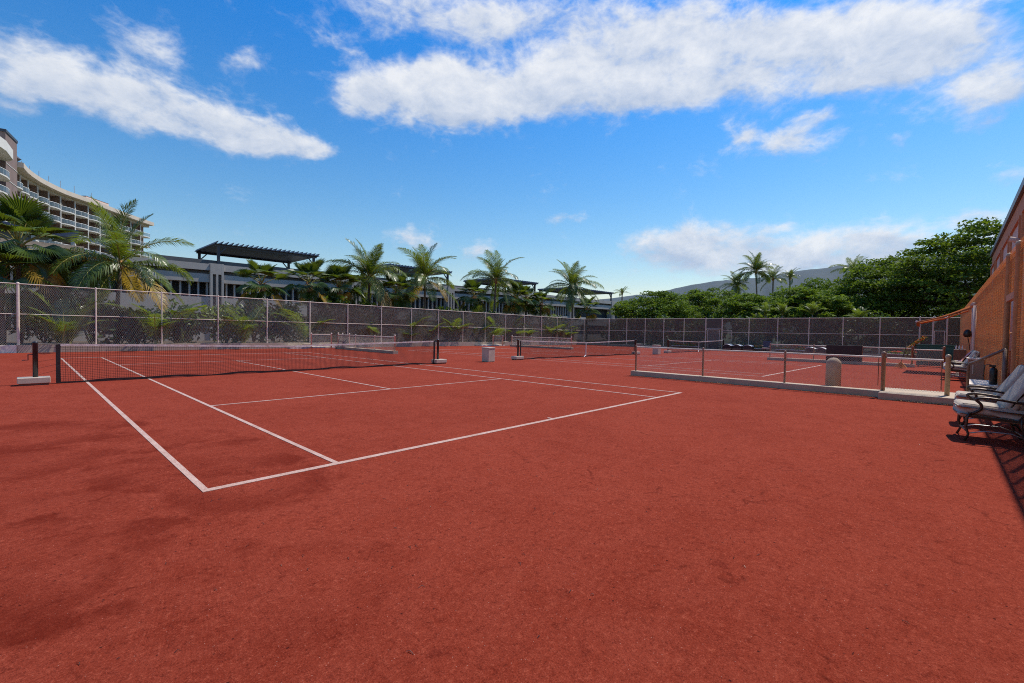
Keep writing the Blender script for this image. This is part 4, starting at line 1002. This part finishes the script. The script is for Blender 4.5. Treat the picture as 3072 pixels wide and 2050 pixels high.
# ------------------------------------------------------------------ palms
def frond_mesh(L, e0, droop, seed, leaflets=60, ll=1.0, hang=.6, w=.05, twist=0.):
    """feather frond leaving the origin along +x at elevation e0 and arching over"""
    rs = np.random.default_rng(seed); b = MB(); n = 12; pts = []; ang = e0; p = Vector((0, 0, 0))
    for i in range(n+1):
        pts.append(p.copy()); t = i/n
        a = e0 - droop*(t**1.35); p = p + Vector((math.cos(a), .12*twist*t, math.sin(a)))*(L/n)
    b.tube(pts, [.035*(1-.85*i/n)*L/4 + .004 for i in range(n+1)], 5); nst = len(b.f)
    def at(t):
        x = t*n; i = min(int(x), n-1); return pts[i].lerp(pts[i+1], x-i), (pts[i+1]-pts[i]).normalized()
    for k in range(leaflets):
        t = .13 + .86*k/(leaflets-1); P, d = at(t); up_ = Vector((-d.z, 0, d.x)).normalized()
        if up_.z < 0: up_ = -up_
        side = d.cross(up_).normalized()
        ln = ll*(math.sin(math.pi*(.12+.80*t))**.7)*(1 - .35*max(0, t-.8)/.2)*rs.uniform(.85, 1.12)
        for s in (-1, 1):
            fwd = .55 + .5*t + rs.normal()*.07
            dir0 = (side*s + d*fwd + up_*(.30 + rs.normal()*.08)).normalized()
            h = hang*(.8 + .4*rs.random())
            m1 = P + dir0*ln*.5 + Vector((0, 0, -h*.10*ln)); dir1 = (dir0 + Vector((0, 0, -h*1.15))).normalized(); e = m1 + dir1*ln*.5
            wv = d*(w*.5*L/4); o = len(b.v)
            wm = (d - dir0*d.dot(dir0)).normalized()*(w*.46)
            b.v += [tuple(P - wv*.6), tuple(P + wv*.6), tuple(m1 + wm), tuple(m1 - wm), tuple(e)]
            b.f += [(o, o+1, o+2, o+3), (o+3, o+2, o+4)]
    me = b.mesh('frond'); me.materials.append(MT['coco']); me.materials.append(MT['stalk'])
    mi = np.zeros(len(b.f), dtype=np.int32); mi[:nst] = 1; me.polygons.foreach_set('material_index', mi)
    return me
FR = {}
for cls, (e0, dr, hg) in dict(up=(1.35, .75, .25), high=(1.0, 1.15, .5), mid=(.62, 1.45, 1.0), low=(.15, 1.35, 1.2), hang=(-.45, .9, 1.0)).items():
    FR[cls] = [frond_mesh(4.0, e0 + random.uniform(-.08, .08), dr + random.uniform(-.15, .2), 100 + 7*k + hash(cls) % 1 + len(cls), hang=hg, twist=random.uniform(-1, 1)) for k in range(3)]
FRY = []
for me in FR['hang'][:2] + FR['low'][:1]:
    m2 = me.copy(); m2.materials[0] = MT['cocoy']; FRY.append(m2)
FRB = []
for k in range(3):
    m2 = FR['high'][k].copy(); m2.materials[0] = MT['shruby']; FRB.append(m2)

def inst(me, name, parent, loc, rot, sc_):
    o = bpy.data.objects.new(name, me); C.objects.link(o); o.parent = parent; o.location = loc; o.rotation_euler = rot; o.scale = (sc_,)*3
    return o

def coconut(u, v, z0, zc, rad, label, seed, lean=(0, 0), yellow=0, counts=(4, 6, 6, 5, 2), group='coconut palms along the side fence', tr=.14):
    rs = random.Random(seed); H = zc - z0
    r = thing('coconut_palm', label, 'palm tree', (u - lean[0], v - lean[1], z0), 0, group)
    n = 10; pts = []
    for i in range(n+1):
        t = i/n; pts.append((lean[0]*t**1.6, lean[1]*t**1.6, H*t))
    rr = [tr*(1.35 if i == 0 else 1)*(1-.35*i/n)*(1 + .05*(i % 2)) for i in range(n+1)]
    local(MB().tube(pts, rr, 10), 'trunk', 'trunk', r, True)
    top = (lean[0], lean[1], H)
    local(MB().lathe([(tr*.7, H-.35), (tr*1.25, H-.1), (tr*1.1, H+.15), (tr*.4, H+.45)], lean[0], lean[1], 10), 'crown_shaft', 'fibre', r, True)
    s = rad/3.35; a = rs.random()*6.28
    for cls, c in zip(('up', 'high', 'mid', 'low', 'hang'), counts):
        for k in range(c):
            a += 2.399 + rs.uniform(-.55, .55)
            me = rs.choice(FR[cls])
            if yellow and cls == 'hang' and k < yellow: me = rs.choice(FRY)
            inst(me, 'frond', r, (top[0], top[1], top[2] + .05 + rs.uniform(-.1, .1)), (rs.uniform(-.25, .25), rs.uniform(-.28, .22), a), s*rs.uniform(.72, 1.16)*(.9 if cls == 'up' else 1))
    return r
coconut(3.18, 33.5, .25, 5.3, 3.7, 'big coconut palm with drooping yellow-tipped fronds before the hotel', 1, (.2, 0), 4, (5, 5, 5, 7, 8))
coconut(20.64, 33.5, .25, 6.0, 3.3, 'upright coconut palm with yellow lower fronds beside the largest pergola', 2, (.1, 0), 2, (8, 6, 5, 7, 5))
coconut(26.75, 33.5, .25, 6.5, 3.4, 'coconut palm with bare slim trunk before the second pergola', 3, (-.1, 0), 2, (5, 6, 6, 8, 6))
coconut(36.79, 33.5, .2, 7.2, 3.4, 'coconut palm standing before the third pergola', 4, (.3, 0), 0, (5, 6, 6, 7, 6))
coconut(51.47, 33.5, .0, 7.7, 3.6, 'rightmost coconut palm of the fence row, left of the fourth pergola', 5, (-.6, 0), 0, (6, 7, 7, 8, 7))
FG = 'distant coconut palms above the rain trees'
coconut(103.5, 28.5, -.2, 11.5, 3.4, 'shorter distant coconut palm left of the tallest one', 11, (1, 0), 0, (6, 8, 8, 7, 3), FG, .2)
coconut(104.6, 25.1, -.2, 14.4, 4.0, 'tallest distant coconut palm before the hills', 12, (-.5, .5), 0, (6, 8, 8, 7, 3), FG, .2)
coconut(105.4, 22.0, -.2, 12.8, 2.9, 'distant coconut palm right of the tallest one', 13, (0, 0), 0, (4, 6, 6, 4, 1), FG, .2)
coconut(106.1, 19.1, -.2, 12.9, 2.2, 'tiny distant palm top between tallest palm and big rain tree', 14, (0, 0), 0, (4, 5, 5, 3, 0), FG, .2)
coconut(83.1, 5.6, -.2, 10.8, 2.9, 'distant coconut palm half sunk in the big rain tree', 15, (0, 0), 0, (5, 5, 5, 3, 0), FG, .2)
coconut(93.8, 50.2, -.2, 10.3, 1.8, 'tiny distant palm right of the rightmost pergola', 16, (0, 0), 0, (4, 5, 4, 3, 0), FG, .2)

def fan_mesh(seed, rad=1.0, pet=1.05, e0=.8, nseg=30, spread=1.75, droop=.5):
    """pleated fan blade on a stalk leaving the origin along +x"""
    rs = np.random.default_rng(seed); b = MB()
    d = Vector((math.cos(e0), 0, math.sin(e0))); tip = d*pet + Vector((0, 0, -.06))
    b.tube([(0, 0, 0), d*pet*.5, tip], [.03, .022, .016], 5); nst = len(b.f)
    ax = Vector((math.cos(e0-.35), 0, math.sin(e0-.35))); side = Vector((0, 1, 0)); nrm = ax.cross(side); nrm = nrm if nrm.z > 0 else -nrm
    for k in range(nseg):
        t = (k+.5)/nseg*2-1; a = t*spread; w = spread/nseg*1.02
        ln = rad*(1-.30*abs(t)**2)*rs.uniform(.93, 1.06)
        def pt(r_, an, lift=0.): 
            dr = droop*max(0, r_-.55)**1.6*rad
            return tip + (ax*math.cos(an) + side*math.sin(an))*(r_*ln) + nrm*(lift + .16*abs(math.sin(an))*r_) + Vector((0, 0, -dr*(1+rs.normal()*.12)))
        m = .62; o = len(b.v)
        b.v += [tuple(tip), tuple(pt(m, a-w)), tuple(pt(m, a, .045)), tuple(pt(m, a+w)), tuple(pt(1, a + rs.normal()*.02))]
        b.f += [(o, o+1, o+2), (o, o+2, o+3), (o+1, o+4, o+2), (o+2, o+4, o+3)]
    me = b.mesh('leaf'); me.materials.append(MT['fan']); me.materials.append(MT['stalk'])
    mi = np.zeros(len(b.f), dtype=np.int32); mi[:nst] = 1; me.polygons.foreach_set('material_index', mi)
    return me
FN = {c: [fan_mesh(300+i*11+k, e0=e, droop=dr) for k in range(3)] for i, (c, e, dr) in enumerate((('up', 1.25, .2), ('mid', .65, .45), ('low', .0, .8), ('hang', -.6, .9)))}
FNY = []
for k in range(2): m2 = FN['hang'][k].copy(); m2.materials[0] = MT['cocoy']; FNY.append(m2)
FNL = []
for k in range(3): m2 = FN['mid'][k].copy(); m2.materials[0] = MT['shruby']; FNL.append(m2)

def fan_palm(u, v, z0, zc, rad, label, seed, dense=1., bright=0, group='fan palms along the side fence'):
    rs = random.Random(seed); H = zc - z0
    r = thing('fan_palm', label, 'palm tree', (u, v, z0), 0, group)
    n = 8; local(MB().tube([(.04*math.sin(i), .03*math.cos(i*2), H*i/n) for i in range(n+1)], [.13*(1-.2*i/n) for i in range(n+1)], 9), 'trunk', 'trunk', r, True)
    b = MB()
    for k in range(14):
        a = k*2.4; z = H - .5 + .55*k/14; b.bar((.08*math.cos(a), .08*math.sin(a), z-.2), (.30*math.cos(a), .30*math.sin(a), z+.15), .10, .04)
    local(b, 'leaf_bases', 'fibre', r)
    a = rs.random()*6.28; s = rad/1.85
    for cls, c in zip(('up', 'mid', 'low', 'hang'), (6, 8, 7, 5)):
        for k in range(max(1, round(c*dense))):
            a += 2.399 + rs.uniform(-.3, .3); me = rs.choice(FN[cls])
            if cls == 'hang' and k < 2: me = rs.choice(FNY)
            if cls == 'mid' and k < bright: me = rs.choice(FNL)
            inst(me, 'leaf', r, (0, 0, H + rs.uniform(-.12, .1) - (.15 if cls in ('low', 'hang') else 0)), (rs.uniform(-.3, .3), rs.uniform(-.12, .12), a), s*rs.uniform(.85, 1.12))
    return r
fan_palm(-1.25, 32.7, .25, 5.9, 2.6, 'tall fan palm at the left edge before the hotel tower', 21, 1.15, 3)
fan_palm(-1.9, 32.0, .25, 4.0, 2.2, 'lower fan palm with brown leaf bases at left edge', 22, 1., 2)
fan_palm(.7, 34.2, .25, 4.0, 2.0, 'dark fan palm between left edge palms and the big coconut', 29, 1., 1)
fan_palm(11.25, 32.5, .25, 4.75, 1.95, 'fan palm with fibrous neck below the left end of the largest pergola', 23, .9, 2)
fan_palm(14.76, 32.5, .25, 5.0, 2.1, 'fan palm with fibrous neck below the right end of the largest pergola', 24, .9, 2)
fan_palm(17.42, 32.8, .25, 5.0, 2.1, 'dark dense fan palm left of the yellow-fronded coconut', 25, 1.2)
fan_palm(22.74, 32.3, .25, 4.9, 1.9, 'dark fan palm between the two middle coconut palms', 26, 1.1)
fan_palm(32.5, 32.5, .2, 5.1, 1.9, 'fan palm between the third and fourth coconut palms', 27, 1.1, 2)
fan_palm(39.05, 32.5, .2, 5.4, 2.0, 'fan palm just right of the third-pergola coconut palm', 28, 1.1, 2)
fan_palm(41.55, 33.0, .2, 5.4, 1.9, 'middle fan palm of the clump below the third pergola', 30, 1.1, 2)
fan_palm(43.78, 32.5, .2, 4.9, 1.8, 'rightmost fan palm of the clump below the third pergola', 31, 1., 2)
fan_palm(54.67, 33.0, 0, 4.7, 2.0, 'fan palm right of the rightmost fence-row coconut palm', 32, 1., 1)

# ------------------------------------------------------------------ shrubs in the bed
def areca(u, v, z0, h, label, seed, bright=False, group='feathery shrubs behind the fences'):
    rs = random.Random(seed); r = thing('areca_shrub', label, 'shrub', (u, v, z0), rs.random()*6, group)
    for k in range(11):
        me = rs.choice(FRB if (bright or k % 4 == 0) else FR[rs.choice(('high', 'up', 'up'))])
        inst(me, 'frond', r, (rs.uniform(-.2, .2), rs.uniform(-.2, .2), 0), (rs.uniform(-.25, .25), -rs.uniform(.0, .45), k*2.399), h/3.0*rs.uniform(.65, 1.15))
    return r
def broadleaf(u, v, z0, h, w, label, seed, m='shrub', n=900, size=.36, group='broad-leaved shrubs behind the fences'):
    rs = random.Random(seed); r = thing('broadleaf_shrub', label, 'shrub', (u, v, z0), 0, group)
    b = MB()
    for k in range(5): a = k*1.3; b.tube([(0, 0, 0), (.2*math.cos(a)*w, .2*math.sin(a)*w, h*.5), (.35*w*math.cos(a), .35*w*math.sin(a), h*.9)], [.04, .03, .015], 5)
    local(b, 'stems', 'bark', r)
    b = MB()
    for k in range(20):
        c = (rs.uniform(-.5, .5)*w, rs.uniform(-.5, .5)*w*.8, h*(.15 + .8*rs.random())); leafball(b, c, 0.5*min(w, 1.6), n//20, size, .8, .35)
    local(b, 'foliage', m, r)
    return r
pos = [-5.2, -3.4, -.3, 1.6, 3.9, 6.1, 8.7, 10.6, 13.0, 16.0, 18.6, 21.6, 24.7, 28.6, 30.6, 34.6, 38.0, 40.5, 44.6, 48.0]
names = ['at the far left end of the fence', 'beside the left-edge fan palms', 'behind the pale kerb end', 'left of the big coconut palm', 'right under the big coconut palm', 'left of the banana plant',
         'right of the banana plant', 'under the left pergola fan palm', 'between the two pergola fan palms', 'right of the pergola fan palms', 'under the dark dense fan palm', 'under the yellow-fronded coconut palm', 'left of the bare-trunk coconut palm',
         'right of the bare-trunk coconut palm', 'left of the third fan palm', 'left of the third-pergola coconut', 'right of the third-pergola coconut', 'under the fan palm clump', 'right of the fan palm clump', 'at the right end of the side fence']
for i, (u, nm) in enumerate(zip(pos, names)):
    v = 31.2 + (i % 3)*.5
    broadleaf(u, v + .5, .25 + gz(u), 2.5 + .6*((i*7) % 4)/3 + (.5 if u > 9 else -.3), 1.9, ('bright' if i % 4 == 2 else 'dark') + ' broad-leaved shrub ' + nm, 400+i, 'shruby' if i % 4 == 2 else 'shrub')
    if i % 2 == 0: areca(u + .8, 30.7, .25 + gz(u), 2.1 + .3*(i % 3), 'feathery areca shrub against the fence ' + nm, 500+i, i % 4 == 0)
for i, u in enumerate((23.0, 27.7, 33.0, 36.0, 42.6, 46.3)):
    areca(u, 30.6, .2 + gz(u), 2.4, ('bright', 'light', 'pale', 'fresh', 'vivid', 'yellow')[i] + '-green areca clump at the fence, ' + ('left of the bare-trunk coconut palm', 'right of the bare-trunk coconut palm', 'left of the third-pergola coconut palm', 'beneath the third-pergola coconut palm', 'beneath the fan palm clump', 'near the right end of the side fence')[i], 560+i, True)
# banana plant
bn = thing('banana_plant', 'banana plant with tall paddle leaves behind the fence', 'plant', (5.9, 30.9, .25)); bn.scale = (1.2, 1.2, 1.2)
local(MB().tube([(0, 0, 0), (.03, 0, .6), (.0, 0, 1.3)], [.12, .10, .07], 8), 'stem', 'shruby', bn, True)
for k, (a, e, ln, wd) in enumerate(((.3, 1.35, 2.0, .5), (2.6, 1.15, 1.7, .5), (4.2, .9, 1.6, .45), (5.4, 1.1, 1.9, .5), (1.4, .7, 1.5, .45), (3.3, .5, 1.4, .45), (.0, .6, 1.5, .4))):
    b = MB(); n = 9
    for i in range(n+1):
        t = i/n; ee = e - .9*t*t; x = ln*t*math.cos(e-.4*t*t); z = 1.1 + ln*(t*math.sin(e) - .35*t*t); ww = wd*.5*math.sin(math.pi*min(1, .08+.9*t))**.6
        for s in (-1, 0, 1): b.v.append((x*math.cos(a) - s*ww*math.sin(a), x*math.sin(a) + s*ww*math.cos(a), z + (.06 if s else 0)*1 + .02*math.sin(i*2.2)*abs(s)))
    for i in range(n):
        for j in range(2): o = i*3+j; b.f.append((o, o+1, o+4, o+3))
    local(b, 'leaf', 'shruby' if k % 2 else 'shrub', bn, True)

# ------------------------------------------------------------------ rain trees and planting beyond the far fence
def rain_tree(u, v, rad, top, basez, label, seed, m='rain', pads=120, leaf=.34, per=130, tr=.32, asym=(0, 0)):
    rs = np.random.default_rng(seed); r = thing('rain_tree', label, 'tree', (u, v, -.2), 0, 'spreading rain trees beyond the far fence')
    fork = max(1.6, basez*.75)
    wood = MB(); wood.tube([(0, 0, 0), (.1, .05, fork*.5), (0, 0, fork)], [tr*1.4, tr, tr*.95], 10)
    local(wood, 'trunk', 'bark', r, True)
    cen = []
    for k in range(pads):
        a = rs.random()*6.283; q = math.sqrt(rs.random()); x, y = q*rad*math.cos(a), q*rad*math.sin(a)
        dome = basez + (top-basez)*math.sqrt(max(.03, 1-(q*.97)**2.2))
        t = rs.random()**.55; z = (basez + (dome-basez)*t) + .25*math.sin(x*1.3+seed)*math.cos(y*1.1)
        cen.append((x+asym[0]*t, y+asym[1]*t, z))
    br = MB()
    for k in range(9):
        a = k*.698 + rs.normal()*.2; q = rad*rs.uniform(.45, .85); e = Vector((q*math.cos(a), q*math.sin(a), basez + (top-basez)*rs.uniform(.25, .65)))
        m1 = Vector((e.x*.35, e.y*.35, fork + (e.z-fork)*.55)); br.tube([(0, 0, fork-.2), m1, e], [tr*.55, tr*.35, tr*.08], 7)
        for j in range(4):
            a2 = a + rs.normal()*.6; e2 = e*rs.uniform(.6, 1) + Vector((math.cos(a2), math.sin(a2), rs.uniform(.2, .8)))*rad*.25; br.tube([m1.lerp(e, rs.uniform(.2, .8)), e2], [tr*.2, tr*.05], 5)
    local(br, 'branch', 'bark', r, True)
    b = MB(); b2 = MB()
    for k, c in enumerate(cen):
        pr = rs.uniform(.8, 1.45)*rad/5.2; n = int(per*rs.uniform(.7, 1.2))
        d = rs.normal(size=(n, 3)); d /= np.linalg.norm(d, axis=1)[:, None]
        p = np.array(c) + d*(rs.random(n)**.45)[:, None]*np.array([pr, pr, pr*.30]); p[:, 2] += .12*np.abs(d[:, 2])
        nr = rs.normal(size=(n, 3))*.55 + np.array([0, 0, .9]); nr /= np.linalg.norm(nr, axis=1)[:, None]
        leafquads(b if k % 3 else b2, p, nr, leaf*(.6 + .7*rs.random(n)), .55)
    local(b, 'crown', m, r); local(b2, 'crown', 'rainy' if m == 'rain' else 'rain', r)
    return r
rain_tree(59.6, 25.2, 5.4, 7.4, 3.0, 'dark rounded rain tree next to the parking building', 61, 'rain', 150)
rain_tree(69.9, 21.6, 5.6, 8.5, 3.2, 'lighter green rain tree second from the parking building', 62, 'rainy', 150)
rain_tree(62.2, 13.2, 4.2, 6.7, 2.9, 'small rain tree in the middle of the far row', 63, 'rainy', 110)
rain_tree(73.5, 9.1, 6.0, 9.0, 3.2, 'mid-green rain tree left of the biggest one', 64, 'rain', 170)
rain_tree(64.6, -.3, 6.0, 10.6, 3.2, 'biggest dark layered rain tree at the right', 65, 'rain', 230)
rain_tree(61.0, -6.6, 6.4, 12.6, 4.0, 'tall rain tree rising behind the clubhouse roof', 66, 'rain', 240)
rain_tree(57.2, 5.6, 3.4, 6.6, 2.6, 'low rain tree in front of the biggest one, lit on top', 67, 'rainy', 90)
rain_tree(60.0, -15.5, 7.0, 15.0, 4.5, 'tallest rain tree, mostly hidden behind the clubhouse', 68, 'rain', 220)
rain_tree(86, 32, 6, 7.4, 2.5, 'rain tree seen deep between the first two of the far row', 69, 'rain', 110)
rain_tree(92, 14, 7.5, 8.8, 2.5, 'rain tree deep behind the middle of the far row', 70, 'rain', 120)
rain_tree(88, -3, 8, 9.5, 2.5, 'rain tree deep behind the biggest one', 71, 'rain', 120)

def young_palm(u, v, z0, zc, label, seed):
    rs = random.Random(seed); r = thing('young_palm', label, 'palm tree', (u, v, z0), 0, 'young bright palms behind the far fence'); H = zc-z0
    local(MB().tube([(0, 0, 0), (.03, 0, H*.5), (0, 0, H)], [.09, .07, .06], 8), 'trunk', 'trunk', r, True)
    for k in range(15):
        inst(rs.choice(FRB), 'frond', r, (0, 0, H), (rs.uniform(-.2, .2), -rs.uniform(-.1, .5) if k > 5 else -.6, k*2.399), .36*rs.uniform(.85, 1.15))
young_palm(51.4, 7.3, -.2, 3.45, 'young bright palm whose crown tops the fence, middle of three', 81); young_palm(51.2, 9.4, -.2, 2.4, 'young bright palm seen through the fence right of the gate', 82)
young_palm(51.9, 4.8, -.2, 3.5, 'young bright palm topping the fence, rightmost of three', 83); young_palm(52.2, 9.0, -.2, 3.5, 'young bright palm topping the fence, leftmost of three', 84); young_palm(52.5, 1.2, -.2, 2.9, 'young palm behind the fence above the maroon board', 85)
for i, (v, nm) in enumerate(((27.5, 'left of the first rain tree'), (24.5, 'under the first rain tree'), (21.0, 'right of the first rain tree'), (17.5, 'by the blue-grey car'), (15.2, 'left of the far gate'), (11.0, 'right of the far gate'), (6.0, 'behind the young palms'), (3.0, 'right of the young palms'), (0, 'behind the maroon board'), (-2.6, 'behind the red flowers'), (-5.2, 'behind the green board'))):
    broadleaf(53.4 + (i % 2), v, -.2, 2.9 + .4*(i % 3), 2.8, 'dark broad-leaved shrub behind the far fence, ' + nm, 600+i, 'shrub', 1100, .36)

for i, (v, nm) in enumerate(((31, 'beside the parking building end'), (25.5, 'deep under the first rain tree'), (20, 'deep left of the car'), (14.5, 'deep behind the far gate'), (9.5, 'deep behind the young palms'), (4.5, 'deep under the low rain tree'), (-1, 'deep under the biggest rain tree'), (-6.5, 'deep under the tall rain tree'))):
    broadleaf(65 + (i % 2)*2, v, -.2, 4.0, 5.6, 'dark thicket of broad leaves ' + nm, 650+i, 'shrub', 1800, .5)
# ------------------------------------------------------------------ litter on the court
b = MB()
for k in range(150):
    u, v = random.uniform(-1, 9), random.uniform(-5.2, 1.5)
    if k < 60: u, v = random.uniform(-3.5, 3), random.uniform(-4.5, 0)
    a = random.random()*6.28; ln = random.uniform(.012, .05); bend = random.uniform(-.7, .7); z = .003
    q = [(u, v, z), (u+ln*.5*math.cos(a), v+ln*.5*math.sin(a), z+.006), (u+ln*math.cos(a+bend), v+ln*math.sin(a+bend), z)]
    b.tube(q, [.0014, .002, .001], 4)
o = b.build('fallen_twigs', 'iron'); tag(o, 'small dark twigs scattered over the near clay', 'twigs', kind='stuff')
b = MB()
for k in range(900):
    v = random.uniform(-5.9, 3.2); 
    if random.random() > (.15 + .85*max(0, math.sin(v*1.9+1.0))) and v > -4.2: continue
    p = np.array([[14.28 - .17 - abs(random.gauss(0, .07)) if v > -3.9 else 13.85 - abs(random.gauss(0, .08)), v, .012 + .02*random.random()]])
    nr = np.array([[random.gauss(0, .5), random.gauss(0, .5), 1.]]); nr /= np.linalg.norm(nr); leafquads(b, p, nr, [random.uniform(.02, .06)], .5)
o = b.build('leaf_litter', 'litter'); tag(o, 'dry brown leaves drifted against the nearest divider kerb', 'leaves', kind='stuff')

# ------------------------------------------------------------------ air
def haze():
    b = MB().box(-300, 13500, -9000, 12500, -60, 1500)
    m = bpy.data.materials.new('haze'); m.use_nodes = True; nt = m.node_tree; nt.nodes.clear()
    v = nt.nodes.new('ShaderNodeVolumePrincipled'); v.inputs['Density'].default_value = 1.5e-5; v.inputs['Color'].default_value = (.48, .68, 1, 1); v.inputs['Anisotropy'].default_value = .1
    o = nt.nodes.new('ShaderNodeOutputMaterial'); nt.links.new(v.outputs[0], o.inputs['Volume'])
    me = b.mesh('haze'); ob = bpy.data.objects.new('haze', me); C.objects.link(ob); me.materials.append(m); ob['kind'] = 'stuff'; ob['label'] = 'thin pale sea air between the courts and the hills'; ob['category'] = 'haze'
haze()
